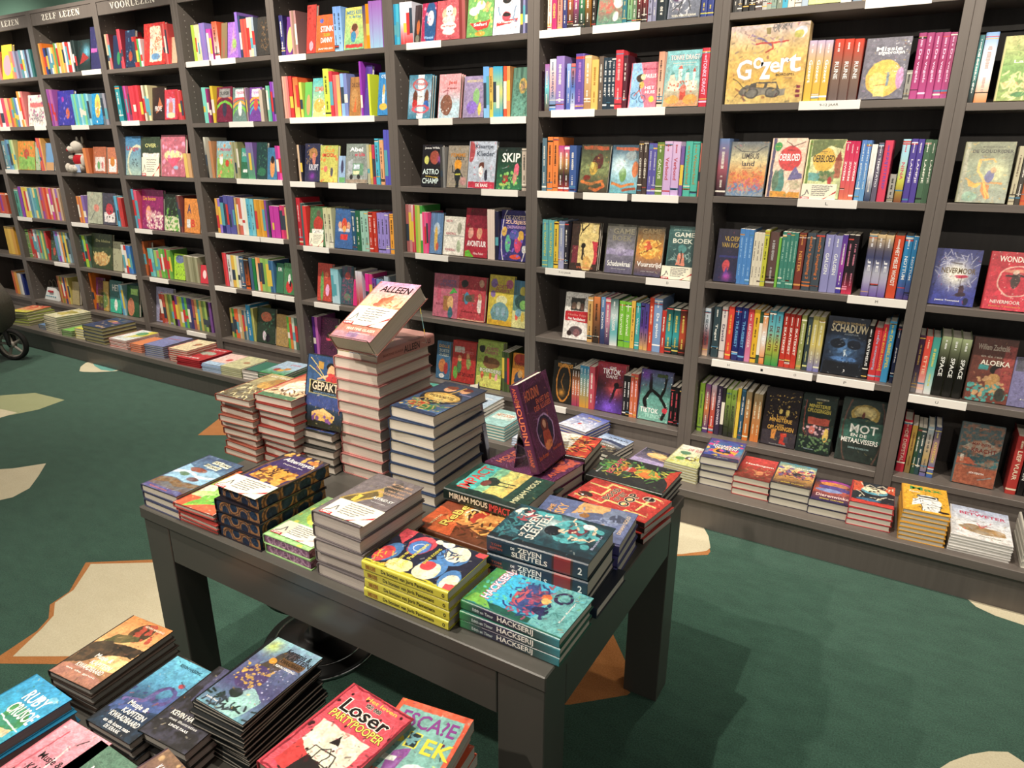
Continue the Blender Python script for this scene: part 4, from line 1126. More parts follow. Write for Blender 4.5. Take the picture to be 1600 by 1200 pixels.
1253 1290 3 97 c8b4d8>e8b848>f0c040 Gozert:fff
1292 1337 3 98 e2402c>8a6a58>6a5a58 RUNE:eee
F 1340 1409 100 6c6a78/n9,50,7c7a8a/e50,34,42,30,e8b850/e34,30,18,14,f0d070/e66,34,16,22,e8c060/e86,34,9,18,c890c0/t52,82,60,7,f4f4f4,Missie/t58,75,60,8,f4f4f4,afgebroken/r56,22,62,44,7a90a0/r30,4,56,22,f0dc80/l1,28,22,54,24,a33/s40,1,60,40,98,95,e8e8f0
1410 1419 1 46 9a9890
1419 1480 5 105 a83a74>a83068>c04890 De vogels:fce
L 1248 1344 9-12 JAAR
#7,2
1116 1132 1 90 6888c0>b05868>282028
F 1132 1190 86 586068>d8c890>e08838>8098b0/t54,74,46,10,3a3438,LIMBUS/t50,60,34,9,3a3438,land/t48,52,30,2,444,van Dahl/c60,8,3,5,14,95,44,e06838/c50,8,3,5,8,95,30,c85868/c40,8,3,2,0,98,18,5a80b0/l2,6,92,30,82,70,82,96,92,2a3038
F 1195 1248 94 ecc8b0/r0,0,9,100,4a4468/e56,66,34,21,dc3a3c/t54,68,62,12,fff,OERBLOED/t56,80,22,3,822,DE BRON/e16,86,11,7,3a9a48/t16,86,14,2,dd6,LEES MIJ/p60,36,76,54,88,42,98,40,98,32,56,30,6a6498/e34,26,14,22,4a8a80/e20,28,10,18,5a7a60/e34,44,5,4,6a8a78/r10,0,98,10,e0962c/e76,22,26,8,c8b898/e60,16,6,9,f0d8c0/l2,40,96,60,86,94,94,4a3030
F 1251 1308 94 e8e4a8>c8d898/r0,0,7,100,6a8a38/e46,66,32,20,e8b848/t44,68,60,12,3a3024,OERBLOED/t44,80,16,2,643,DE BRON/p8,100,100,100,90,84,60,90,40,82,20,74,8,70,6a7848/r78,36,96,64,b86a50/p76,64,98,64,87,82,a84a38/r8,30,40,44,68a8a0/r40,30,80,46,8a8a60/s24,3,38,30,80,46,5a7a4a/e70,30,6,8,c84040
1309 1331 3 94 d82458>f04868>e87858 ZWERM:fff
1333 1348 2 96 5888d8>68a8e0 Het geheim van:e8f4f8
1349 1358 1 90 f4f4f0>f0f0f0>283860
1359 1367 1 93 686078 TEMPTATIO:f0f0f8
1368 1381 1 97 e84060 KRIJTSTREEP:7a50b8
1384 1394 1 44 a8a49c
1395 1407 1 100 a8dcf0>a8dcf0>d8d840>8a4a30 NINA:e05870
1408 1428 2 101 5040a0 LAMPJE:f0e8f8
1429 1448 2 101 486c50 LAMPJE:f0f0e0
L 1246 1339 L
#7,3
F 1113 1149 82 28243a>1e2048/t60,82,70,9,b8963c,VLOEK/t56,70,80,9,b8963c,VAN INCA/e46,30,16,12,c8404a/p36,10,62,10,50,30,3a3a90/g54,10,20,b03aa8/r10,46,98,50,2a2c70
1148 1169 3 86 4888d4 -:9cf
1170 1186 3 82 e4dcc4 -:655
1186 1193 1 88 cccc38
1194 1208 1 86 644844 -:bbb
1208 1212 1 78 7cc848
1213 1237 4 88 3c8878 -:a8d8c0
1238 1249 1 89 84382e NIETER:e8a050
1250 1277 2 90 44505c De Spiegeling 2:e07838
1278 1304 2 90 9090cc GALGEN:f0f4f8
1304 1312 1 92 50389a>a83aa8>3a3aa8 -
1313 1329 2 93 241c24>241c24>241c24>e83058 -:f08aa8
1343 1381 3 98 e8c890>2a3060>c8c8d8>6048a0 JE:f0f0f8
1382 1397 1 99 d84828 HET HELSE WORDT:f4f0e8
1398 1423 2 100 2a88c8>2a88c8>503a88 NOTTUM:f0f4f8
L 1324 1419 M
#7,4
1094 1104 1 74 c8d4e0>c8d4e0>7a2028>e8c8a8 SECRETARIS:345
1109 1120 1 79 344850 Tegel:e8e8e0
1121 1130 1 80 dcd0cc David:4a4060
1131 1140 1 82 e84434 -:f8c848
1141 1161 2 83 222870 THUISBEST:68b0e8
1161 1170 1 82 d83a40>d880b0 LEFGOZER:f4d8d8
1170 1179 1 83 ecb828 -:432
1179 1184 1 81 34583c -:aca
1184 1192 1 80 e88030>eee>f08030 LIEF:fff
1193 1214 2 85 3a90a8>6ac0c8>c8b838>2a9a4a DE ROUTE:6a3020
1215 1241 3 84 a82820>dc3828 SKATEKEET:f8f0e8
1242 1250 1 85 98a058 -:eec
1252 1259 1 84 344448 -:dd8
1259 1278 2 86 a8a058>dcc868>7878c0 -:e8e8c8
F 1281 1344 88 1e2a40>141c2c/t50,90,80,4,c8a868,DWERGEN EN TOVENAARS/t54,81,92,14,e8d8b0,SCHADUW/t60,71,36,3,9ab,AVONTUUR/g50,46,36,4a78b0/e30,54,18,8,0f1828/e70,54,18,8,0f1828/p46,44,54,44,50,30,c8e0f0/r0,0,100,22,141820/l2,50,40,50,24,e8f0f8/e50,28,34,4,4a78b8/t56,8,4,4,eee,3/n10,30,0e1420
1344 1353 1 84 1e1c20 BARTIMEUS:f0f0f0
1354 1366 1 83 d83438 De ontsnapping:a8b8d8
1366 1374 1 90 d83040 DE BOZE NACHT:f0c040
1374 1385 1 96 3a9cd8 DUBBELSPEL:f0e040
1388 1397 1 90 20284a Jade:e8e8e8
L 1112 1165 H
L 1165 1216 I
L 1216 1269 O
L 1276 1366 P
#7,5
1087 1095 1 75 8cb838 -:454
1096 1104 1 75 7a4a8a>e08040>543a88 -
1105 1113 1 75 c8b8c8>c85040>d83838 -:fee
1114 1122 1 76 382848 STELLA DONKER:e8d8e8
1122 1127 1 74 2a2630
1128 1144 2 74 9cc848>222 BUNNY:222
1139 1144 1 67 dccca0
1145 1150 1 78 ecc838 -:432
1151 1157 1 78 285878 -
1158 1167 1 76 988860>e87828 -:eec
1170 1183 2 75 988860>e88038 -:eec
F 1186 1240 84 1c181c>241c22 2/s60,1.4,5,50,98,98,c8a850/t52,52,30,4,c8983c,HET/t50,46,66,7,c8983c,MINISTERIE/t50,38,20,3,c8983c,VAN/t52,32,76,8,d8a040,OPLOSSINGEN/e46,62,5,4,d8c060/e66,60,6,6,d8c060/r0,0,100,26,3a343c/r26,12,40,28,d88838/r54,4,72,24,c8382c/r66,8,78,18,4a4450/t50,3,50,2,aaa,Sanne Rooseboom
F 1242 1294 86 1c2c28>182824 2/t54,94,40,3,b8b8a0,SANNE ROOSEBOOM/t48,88,16,3,c8b84a,HET/t50,82,64,6,c8b84a,MINISTERIE/t50,74,70,7,c8b84a,OPLOSSINGEN/r20,50,86,62,b85040/r20,28,90,48,3a2c38/e36,40,10,7,c86a60/e80,34,9,12,d8b858/s60,3,5,4,95,28,5a7a50/s20,3,10,30,90,48,c8a0a8/t36,6,30,2,9ab,Mark Janssen/l2,8,90,10,40,18,30,a84a40
F 1303 1370 92 2c3c38>28342f 2/e54,78,34,16,a89048/e54,80,26,11,c8b878/e50,68,20,6,181a18/e50,76,3,6,6a3028/r0,34,100,66,3a6a5c/e50,66,34,5,284840/t56,54,66,14,f0f4ec,MOT/t46,43,38,5,f0f0e8,EN DE/t50,34,88,8,f0f0e8,METAALVISSERS/t50,22,50,3,8aa,SANNE ROOSEBOOM/o54,50,48,72,3,6a4a40/n8,30,1e2824
#8,1
1502 1510 1 96 2a2a30>5a6868 -
1511 1519 1 108 2a6a70>3a9a98>222022 DE SCHRIK IN:e8e8e0
1520 1541 1 112 7aa8e8>e8f0f8>f0f0f0>f09050 -:c8a8a0
F 1553 1640 108 c8c080>7aa858>8aa050/t50,60,60,6,f4f0d8,Lampje/e20,26,16,5,d8b070/e60,24,20,6,d8a868/e80,12,20,6,e0b078/c70,12,3,5,0,95,40,dcd890/l1,0,80,60,76,100,70,8a8a58/e40,10,14,4,4a8a4a
#8,2
F 1492 1569 98 8a8a6c>8c9a80>98a090/r0,73,100,100,7e8468/r0,0,8,100,a0a088/t56,84,84,7,3a3830,DE GOUDRIJDER/t56,92,46,2,554,Simone van/g70,50,24,d8d8a0/p14,36,26,32,46,32,34,24,18,26,e8b048/l5,34,70,32,52,50,36,e8b860/l4,34,70,60,72,66,68,e0a850/l3,10,40,30,30,50,34,e8a840/p44,34,60,30,66,6,54,8,46,20,d88038/l3,48,34,60,6,e8b850/l3,50,32,66,8,e8b850/l4,50,34,86,32,e09848/e58,44,9,10,6a6a9a/e64,54,6,5,c8a070/r18,14,36,17,c8a840/e24,10,16,8,8cb098
1574 1583 1 94 c8c0a0 -:765
1584 1592 1 93 4a4640
1592 1606 1 92 5a5048>e06838 CRADOC:f0e8d8
#8,3
F 1446 1519 88 2a3070>3840a0 1/g50,56,36,e0dcc8/g50,56,24,f0ecd8/c60,16,1,10,24,90,90,d8d8e0/t54,62,76,10,6a5638,NEVERMOOR/l2,34,76,60,74,4a3a30/e62,52,15,3,c83050/l1,62,52,64,30,433/p60,34,70,38,74,28,70,18,62,20,4a3040/e68,20,12,4,3a2838/t40,8,56,4,e8e8f4,Jessica Townsend/e82,8,6,7,1e2040
F 1532 1618 92 b82834>e03c50/t56,88,84,10,f0dcd0,WONDERSMID/o52,50,34,26,3,e8b0a0/e52,68,24,3,d8806a/e50,52,9,14,4a3a38/e50,66,5,4,d8b8a0/l4,32,60,68,60,3a2c2c/t40,14,56,6,f0d8d0,NEVERMOOR/t40,6,60,3,e8a050,Jessica Townsend/s40,1,f0b0a8
#8,4
1418 1430 1 90 4a2a48>3a2440>8a8a90 -:c8a050
1430 1441 1 90 e04438>e85040>e0d8d8 ETTIE:f8c8a8
1441 1453 1 90 3a9a90>58b8a8>e8e8e8 -:e8e068
1454 1500 3 94 a8b888>14120f>14120f SPACE:f0f4f0
F 1504 1571 98 5a3028>7a3c30 1/t46,86,76,9,c0b0a0,William Zachtslik/t44,72,50,4,a89888,en de reis/t56,62,70,8,e8e0d0,ALOEKA/r18,50,42,58,3a8a8a/e66,52,20,8,1c1614/e70,42,14,14,8a4040/e60,30,20,16,b88a50/r74,20,100,90,a04440/s80,4,2,0,98,28,4a9a94/s30,4,20,10,90,40,c89868/e80,14,12,10,3a3a34
F 1572 1650 76 7c78a8/r0,72,100,100,5a5a68/t60,60,50,9,d8a85a,DE/t60,30,50,8,d8a85a,de bron/t50,16,60,3,ccc,Jan Vos
L 1412 1510 U
#8,5
1398 1411 1 82 c8243a DE DIEFSTAL:e8c8b8
1412 1420 1 75 c8a040>8a7040 -:632
1421 1427 1 74 2a5038
1427 1434 1 74 2a4a50 -
1435 1445 1 78 90b0c0>b8a898>c8a860>6868b8 -:555
1446 1456 1 80 384a78>c89080>3868b8 ODYSSEE:e8d060
F 1485 1551 92 4a5c60>486468>8a4a38/p6,60,30,70,60,76,96,66,96,60,70,50,40,54,16,58,a8a090/t52,68,44,4,8a3028,MANNEN/t60,58,60,7,8a3028,KRACHT/r0,32,100,50,2a4a50/p0,42,30,44,50,34,0,32,b05038/p40,36,100,44,100,32,3a7a80/r8,36,16,48,c8c0b0/r0,0,100,30,9a5038/n14,60,b86848/t54,20,36,4,f0e8e0,LIDA DIJKSTRA/l3,60,10,90,16,8a9090/t46,94,30,2,c0a088,De zee
1569 1586 1 92 b82c2c>c83830 LIEF VUUR:f0e0c0
1587 1608 2 93 141214 PAARD EN:e8e8e0
#8,0
1560 2050 26 80 c8b898,2a88c8,486848,d83040,22304a,e8c848,7a4a8a,ddd
#8,1
1650 2010 18 106 a83a74,2a6a70,e8c080,33384a,d84828,98a058,5040a0
#8,2
1610 1960 19 93 486c50,c8342c,d8d0c0,3a9cd8,2a2c34,e88030,7c78a8
#8,3
1630 1920 16 90 2a3070,b82834,c8b070,3c8878,241c24,d86a40
#8,4
1655 1880 13 88 3a2440,e04438,3a9a90,141414,d8d0b8,58a8d0
#8,5
1612 1840 14 88 c83830,141214,4a5c60,c8a040,2a5038,e4e0d8
''')

# ------------------------------------------------------------------ display table
TZ = 0.6525
TX0, TX1, TY0, TY1 = -0.859, 0.398, -2.19, -1.36
t = empty('display_table', mtx(((TX0+TX1)/2, (TY0+TY1)/2, 0), (1, 0, 0), (0, 1, 0), (0, 0, 1))); bpy.context.view_layer.update()
tag(t, 'dark grey lacquered display table with thick square legs carrying tall book stacks', 'table')
def tpart(name, par, mats, *boxes, e=0.002):
    m = MB()
    for bb in boxes: m.bbox(*bb, '555', 0, e)
    o = obj(name, m.mesh(name, mats)); o.parent = par; o.matrix_parent_inverse = par.matrix_world.inverted(); return o
tpart('tabletop', t, [M_TABLE], (TX0, TY0, TZ-0.034, TX1, TY1, TZ), e=0.0025)
lx, ly, ap = 0.105, 0.09, 0.105
for x0, y0 in ((TX0+0.004, TY0+0.006), (TX1-0.004-lx, TY0+0.006), (TX0+0.004, TY1-0.006-ly), (TX1-0.004-lx, TY1-0.006-ly)):
    tpart('leg', t, [M_TABLE], (x0, y0, 0.0, x0+lx, y0+ly, TZ-0.0375))
for a in ((TX0+lx+0.0065, TY0+0.007, TX1-lx-0.0065, TY0+0.03), (TX0+lx+0.0065, TY1-0.03, TX1-lx-0.0065, TY1-0.007)):
    tpart('apron', t, [M_TABLE], (a[0], a[1], TZ-0.0375-ap, a[2], a[3], TZ-0.0375))
for a in ((TX1-0.028, TY0+ly+0.0085, TX1-0.005, TY1-ly-0.0085), (TX0+0.005, TY0+ly+0.0085, TX0+0.028, TY1-ly-0.0085)):
    tpart('apron', t, [M_TABLE], (a[0], a[1], TZ-0.0375-ap, a[2], a[3], TZ-0.0375))
FZ = 0.36
FX0, FX1, FY0, FY1 = -0.76, 0.37, -3.3, -2.30
t2 = empty('low_display_table', mtx(((FX0+FX1)/2, (FY0+FY1)/2, 0), (1, 0, 0), (0, 1, 0), (0, 0, 1))); bpy.context.view_layer.update()
tag(t2, 'lower dark display table in front, nearly hidden under its books', 'table')
tpart('tabletop', t2, [M_TABLE], (FX0, FY0, FZ-0.034, FX1, FY1, FZ))
for x0, y0 in ((FX0+0.004, FY0+0.006), (FX1-0.1, FY0+0.006), (FX0+0.004, FY1-0.1), (FX1-0.1, FY1-0.1)):
    tpart('leg', t2, [M_TABLE], (x0, y0, 0.0, x0+0.095, y0+0.09, FZ-0.0345))

# ------------------------------------------------------------------ tip cards
CARD = 'f0ead2/p0,0,26,0,24,16,0,16,c82a30/p60,0,68,0,100,60,100,44,c8323a/t12,8,20,9,fff,LIBRIS/l2,4,20,12,30,16,60,22,34,334/'
def card(M, w, h, label, seed=3, scr=True, tagc='c82a30'):
    """paper strip lying on a cover: M maps its own x (across), y (up) and z (off the cover)"""
    m = MB(); n = 10
    xs = np.linspace(0, w, n+1); zb = 0.0008+0.0012*np.sin(xs/w*3.1)
    f = lambda A, B, lf: np.stack([A, B, 0.0008+0.0012*np.sin(A/w*3.1)+lf], 1)
    rs = random.Random(seed); s = CARD.replace('c82a30', tagc)
    for k in range(6):
        y = 86-k*12; x = 30
        while x < 84-k*4:
            d = rs.uniform(3, 8); s += f'l1.7,{x:.0f},{y+rs.uniform(-1,1):.0f},{x+d:.0f},{y+rs.uniform(-2,2):.0f},334/'; x += d+2.5
    cover_art(m, s, f, 0, 0, w, h, 0.0016, seed)
    V = [(x, y, z) for y in (0, h) for x, z in zip(xs, zb-0.0002)]; m.add(V, [[i, n+1+i, n+2+i, i+1] for i in range(n)], 'e8e0c8')
    o = obj('tip_card', m.mesh('tip_card', [M_CARD]), None, M); tag(o, label, 'card', 'handwritten tip cards'); return o

# ------------------------------------------------------------------ stacks on the display table
P_ = 'd8cbb0'
def S(*a, **k): stack(*a, **k)
FR = 'at front of display table'
S((-0.695, -2.178), TZ, 3, .0225, .15, .215, 0, 'id', '3a3f5e', '3a4a6e>5a86a8>6a4a3a/p0,28,30,34,60,30,100,34,100,64,70,70,40,62,0,70,8ab8d8/p0,42,40,50,70,44,100,52,100,56,60,50,30,56,0,50,c8dce8/p0,12,30,20,60,16,100,24,100,34,60,28,30,32,0,26,7a5a38/e40,62,22,6,8a4838/e66,40,14,5,6a4a4a/e30,46,14,4,5a7a58/r36,84,58,92,ece8c8/r60,82,84,90,ece8c8/r30,74,44,81,ece8c8/r46,72,74,80,ece8c8/t47,88,18,5,333,HOE/t72,86,20,5,333,TEM JE/t37,77.5,11,4,333,EEN/t60,76,24,4.5,333,DRAAK/r0,0,100,9,504880/t40,4,50,3,c86a6a,Katherine/n9,25,8ab0cc', page=P_, where='at left front corner of table', desc='blue sea monster')
S((-0.546, -2.176), TZ, 4, .0145, .15, .21, 1, 'id', 'b8403a', 'e05838>8cc850>f0e8e0/r0,0,100,24,e06040/p20,0,100,30,100,60,30,30,7ac048/p60,20,100,34,100,50,60,36,3a7a4a/r10,58,50,74,f4f0e8/t30,66,34,10,8a2a2a,VOS/p0,34,30,44,20,56,0,52,e8d8c8', page='b8ad96', where=FR, desc='red and green', jit=.005)
S((-0.39, -2.168), TZ, 4, .0355, .15, .228, 0, 'id', '1e1a24', '2a2430/r5,5,95,95,3a2c60/r14,30,90,60,b8782c/t54,80,76,10,f0ece8,Altermyth/t54,71,50,3,e0dcd8,De grot van Zera/e50,42,30,12,7a4a30/s26,5,14,30,90,62,e0a848/o50,50,47,68,4,6a4a30/s12,4,4,86,96,98,e0a850/e76,90,9,5,c87838/r30,40,74,58,d89838/c14,9,3,20,40,84,60,3a2020', page='1c2438', edge='242e44', eart='222c44/n6,50,2a4a6a/o18,20,12,0,7,b07848/o40,60,12,0,7,b07848/o64,24,12,0,7,b07848/o88,50,12,0,7,b07848/o18,20,12,0,2,6a4430/o40,60,12,0,2,6a4430/o64,24,12,0,2,6a4430', where=FR, desc='dark snake patterned', jit=.006, spine='14161e')
S((-0.228, -2.168), TZ, 2, .027, .15, .215, 0, 'id', '98cc80', 'a0d088/r5,5,95,95,90c878/e50,60,34,20,c8d850/t50,84,70,9,2a5a3a,DE KLUIS/s20,4,d8dc60', page='8a5a78', edge='865a78', eart='86587a/o10,50,6,0,2.5,c8a0b8/o26,50,6,0,2.5,c8a0b8/o42,50,6,0,2.5,c8a0b8/o58,50,6,0,2.5,c8a0b8/o74,50,6,0,2.5,c8a0b8/o90,50,6,0,2.5,c8a0b8/c30,8,2,0,0,100,100,b088a8', where=FR, desc='pale green')
S((-0.062, -2.165), TZ, 5, .0325, .143, .218, 0, 'id', '6a6264', '6e666a/n8,40,847a7c/p2,36,20,20,64,60,46,76,b89a48/p8,38,20,27,56,59,46,68,6a5a34/r24,38,34,52,d8c048/t70,88,44,4,c8a080,DE/t72,81,54,4,c8a080,dinosaurus/t74,74,36,4,c8a080,van het/t72,67,54,4,c8a080,museum/t72,54,44,5,f0f0ec,ASTRID SY/t72,46,30,2,ddd,Karst-Janneke/p46,76,64,60,80,82,60,96,5a5450/e60,80,12,8,4a4440', page='b8a898', where=FR, desc='cream paged grey', spine='c0a068', jit=.004, cell=.001)
S((0.168, -2.172), TZ, 4, .0232, .152, .225, 0, 'sp', 'c8c030', '24263a/r0,0,4,100,c8c030/e34,86,26,10,4a80c0/e26,90,22,9,e84a50/p60,84,82,100,100,100,100,84,e04a58/e74,66,22,14,e04a58/e66,66,20,12,4878c0/o66,66,20,12,2,a03858/e30,34,24,15,4a80c0/e22,36,22,13,f0e8c0/e70,28,24,16,4a80c0/e78,26,20,13,f0e8c8/e14,64,16,14,f0dc98/e34,40,12,7,d84048/e22,10,22,9,4a80c0/e16,8,18,7,f0e8c8/p86,0,100,0,100,10,90,10,e84a50/p0,0,14,0,10,9,0,9,e84a50/e92,44,7,7,f4ecd8/e92,54,6,4,f4ecd8/t28,71,40,4.5,d8cc48,De bonzen van/t44,62,70,6.5,e8dc50,Joris Pannemans/t56,46,44,3.5,d8cc48,ENNE KOENS/c20,8,2,62,18,82,40,24406a/c14,7,2,4,76,34,96,f0c040/o66,66,10,6,2,b8c8e8', spine='d8d03c', page='b8ad9c', where='at front edge of display table', desc='yellow spined', stext=((.54, .6, .52, '2a2a20', 'De bonzen van Joris Pannemans'), (.11, .12, .5, 'a05028', 'ENNE KOENS'), (.95, .03, .4, '222', 'o')), cell=.0009, jit=.0015)
HK = '2a8a9a>3aa8d0>5ab0b8/r0,0,12,100,1e5a4a/p0,84,30,86,60,90,100,84,100,100,0,100,4a9a48/p0,70,14,80,30,84,20,96,0,98,7ac048/p12,60,40,56,80,60,96,74,90,84,40,88,14,82,38b8e8/p0,0,100,0,100,30,70,36,40,30,0,34,68b0b0/p20,40,44,36,70,42,84,50,80,60,50,58,24,62,3a4a8a/e60,40,20,8,8a3a58/e50,58,20,6,c85058/c50,7,3,14,34,90,66,283c78/c36,6,3,10,30,90,60,b04a6a/e66,36,8,5,e86a38/e34,32,9,8,2a2850/l6,20,26,30,30,50,28,62,34,2a2a58/o76,22,12,7,5,2a2048/e58,34,7,5,f0b060/c50,6,2,4,2,98,32,4a9090/s40,2,10,60,96,96,58c8b0/t56,83,76,11,f0e8f8~b8485a,HACKSERIJ/t50,10,50,2.5,e8e8e8,Koen Romeyn/w5,22,2a6a90'
S((0.405, -2.15), TZ, 3, .0215, .145, .226, 0, 'sp', '2a6a58', HK, spine='3a9a58>2a2c48>2a2c48>2a4a48>3a8a98', page='c8bca4', where='at near right corner of table', desc='blue green fantasy', stext=((.57, .36, .72, 'f0ece4', 'HACKSERIJ'), (.24, .22, .34, 'c8d8d8', 'Edith en Timur')), cell=.0009, jit=.003)
ZV = '1c3440/n8,50,2a6a78/r0,0,8,100,16242c/e80,89,14,9,e8e0d0/e84,88,8,4,2a3a40/e60,90,8,3,2a6a70/c20,8,2,10,78,60,96,3a8a90/t56,74,52,8,f0e8dc,ZEVEN/t52,64,74,9,f0e8dc,SLEUTELS/t22,73,10,4,e8e0d4,DE/g66,50,22,d8f0f0/e62,34,26,14,2a6a74/o62,34,30,17,4,58b8c0/e70,30,16,9,7a2a38/s24,5,30,8,90,50,4aa8b0/e52,50,13,8,14202a/s16,4,60,60,95,90,a84450/p80,50,96,54,92,80,84,74,48b0b8/c40,8,3,10,60,90,98,3a7a88/c24,7,3,34,10,90,44,e8c8a8/t50,6,40,2.5,aac,Beatrix/e84,22,8,6,e8f0f0'
S((0.407, -1.985), TZ+.0, 1, .026, .158, .235, 0, 'sp', '242c3c', None, spine='20304a', page='d8cbb8', where='below the dark blue stack', desc='navy white paged')
S((0.385, -1.982), TZ+.026, 1, .026, .158, .235, 2, 'sp', '242c3c', None, spine='20304a', page='d8cbb8', where='on the navy book at table right', desc='navy')
S((0.392, -2.0), TZ+.0525, 2, .041, .158, .235, 3, 'sp', '1c2c38', ZV, spine='1e3448', page='cbbfa8', where='above navy books at table right', desc='thick dark blue', stext=((.44, .24, .3, 'f0e8dc', 'ZEVEN', .17), (.44, .36, .3, 'f0e8dc', 'SLEUTELS', -.17), (.1, .11, .14, 'a85040', 'TOM', .1), (.1, .13, .14, 'a85040', 'RIPPEN', -.12), (.93, .04, .4, 'eee', '2'), (.27, .04, .14, 'eee', 'DE', .15)), bands=((.68, .84, '8a2a2c'), (.66, .68, '3a2420'), (.84, .86, '3a2420')), cell=.0009, jit=.002)
S((0.153, -1.96), TZ, 3, .02, .185, .242, .6, 'sp', '6a3a24', '8a4028>5a3420/p0,56,50,70,60,100,0,100,d85a30/e56,62,26,14,d8904a/e64,60,14,9,f0e0c0/e64,60,10,6,3a2418/e44,72,10,7,b86828/e50,34,26,22,c88844/e40,24,18,20,a86028/p44,50,80,44,84,56,50,60,b83828/c50,9,3,30,8,80,80,e8b058/c30,9,3,10,6,60,60,4a2a18/t52,76,66,10,f0d860~6a2a10,Rebel/t26,88,30,3,e8d8a0,HARM DE/g18,80,20,e87038', where='behind the yellow spined stack', desc='brown dog picture', cell=.001, page='c8bca8', jit=.001)
S((0.133, -1.768), TZ, 2, .031, .166, .226, 0, 'sp', '1c3430', None, spine='142420', page='c8bca4', where='under the tipped forward teal book', desc='teal and dark', stext=((.33, .5, .62, 'e8dcc0', 'MIRJAM MOUS'), (.73, .26, .6, 'e04040', 'IMPACT'), (.94, .04, .4, 'eee', 'o')), cell=.001, jit=.003)
S((0.136, -1.817), TZ+.0625, 1, .034, .174, .234, 0, 'sp', '1c3430', '243c38/r14,70,100,93,50c8c0/r14,56,100,70,88d0a0/r14,30,100,57,e0d470/r14,30,100,40,e8c060/r0,0,100,30,22423a/r0,93,100,100,22423a/e50,60,13,8,22302a/e42,66,10,6,7a3a34/e58,63,7,6,22302a/l3,46,54,48,34,26342e/l3,56,54,58,34,26342e/r0,0,10,100,1c302c/t52,83,82,15,e84a48,IMPACT/t50,16,82,9,d8d8a8,MIRJAM MOUS/n14,25,3a6a5a', spine='142420', page='c8bca4', where='resting on the brown dog picture stack', desc='teal and dark', stext=((.33, .5, .62, 'e8dcc0', 'MIRJAM MOUS'), (.73, .26, .6, 'e04040', 'IMPACT'), (.94, .04, .4, 'eee', 'o')), cell=.001, jit=.003)
S((0.39, -1.83), TZ, 3, .029, .155, .232, 4, 'sp', '4a4c88', '5a6a9a>6a78a8/p0,20,100,30,100,60,50,66,0,56,e8b070/e46,44,18,14,6a7ca8/e60,36,16,18,5a6890/e50,60,10,9,7a8cb8/e76,18,22,15,7888a8/e70,16,12,9,4a5470/e60,52,8,7,a87038/t46,88,54,6,e8a860,EENZAME/t52,77,60,11,f0b060,HUSKY/t56,7,60,4,e8c8a0,DINAH GOLD/c30,8,3,30,10,80,60,8a9ac0', spine='4a4890', where='behind the thick dark blue books', desc='blue husky picture', cell=.001, page='cfc3b0', jit=.003)
S((0.385, -1.665), TZ, 4, .0145, .145, .23, -9, 'sp', 'c8342c', 'cc3a34/l5,14,96,14,60,30,60,30,40,60,40,60,8,f0d880/l5,4,84,40,84,40,70,70,70,f0d880/l5,70,96,70,74,90,74,90,50,f0d880/l5,30,20,90,20,90,8,f0d880/l4,4,30,20,30,20,6,f0d880/e24,86,11,9,3a2420/e20,88,3,2,fff/t56,62,50,8,1c1614~e8e0c0,DOOD/t56,51,36,6,1c1614~e8e0c0,OF EET/t54,39,56,12,1c1614~e8e0c0,OOP/e80,22,9,7,1c1614/o80,22,9,7,1.5,e8e0c0/t80,22,14,2.5,eee,SLIM/c40,6,2,e87060', spine='241818', page='b8ad9c', where='at right edge of table', desc='red board game picture', hard=False, cell=.001, jit=.005)
S((0.374, -1.497), TZ, 3, .0205, .158, .224, -2, 'sp', '22242a', '2a2e30/p20,56,80,50,96,80,70,100,20,96,3a4a3a/e58,36,18,16,e0a038/e52,30,14,14,e87838/p0,0,40,4,60,14,90,10,100,0,c84030/c40,14,3,30,4,96,96,5a9a48/c26,12,3,30,10,90,90,c8c848/t60,78,70,8,e85070,ESCAPE/t54,68,56,8,f0a048,ROOM/e58,60,12,10,d84838/t58,60,20,3,fff,DE SPEL/t30,92,26,2.5,ddd,Boek/s20,3,40,60,90,98,58a050', spine='20221e>20221e>3a6a3a>1c201c', page='b8ad9c', where='at far right corner of table', desc='dark jungle adventure', stext=((.26, .24, .44, 'e8b048', 'ESCAPE ROOM'), (.66, .26, .36, 'ddd', 'CHRISTOPHER EDGE')), cell=.001, jit=.003)
HB = '5a2048/n7,30,7a3060/w4,34,9a70b0/r8,66,92,92,4a1a40/t32,84,50,12,f07850,HOUDINI/t66,73,50,6,e86a4c,EN HET RAD/t60,66,60,6,e86a4c,DER ILLUSIES/e50,38,30,20,b890c8/e50,38,27,18,2a1e40/e50,44,12,9,7a3030/e50,46,6,5,e8a888/p34,22,66,22,60,38,40,38,c84c38/e50,22,14,5,e88850/t24,14,34,5,e0603c,Bas Roman/t76,14,34,5,e0603c,Annet Schaap/o50,50,47,71,3,7a3068'
S((0.122, -1.65), TZ, 3, .03, .168, .226, -7, 'sp', '5a2048', '5a2048/w4,45,a070b0/t50,86,80,10,f07850,HOUDINI/t50,76,60,6,e86a4c,EN HET RAD/t46,12,60,8,e0603c,ANNET/e60,44,24,16,b890c8/e60,44,20,13,2a1e40/s30,4,50,6,96,40,d85c48', spine='4a1c3c', page='d0c2b0', where='under the standing purple book', desc='purple swirl', cell=.001, stext=((.45, .5, .5, 'e86a4c', 'HOUDINI'),))
S((0.14, -1.478), TZ, 4, .025, .155, .22, 6, 'sp', '2a1c1c', 'd84030>d84030/r0,30,100,100,f0ece0/c30,12,3,0,0,100,34,f0b850/c20,12,3,0,0,100,34,2a1c1c/l4,0,99,100,99,c83030', spine='2a2020', page='cfc3ae', where='behind the purple swirl stack', desc='white carded red', cell=.0014)
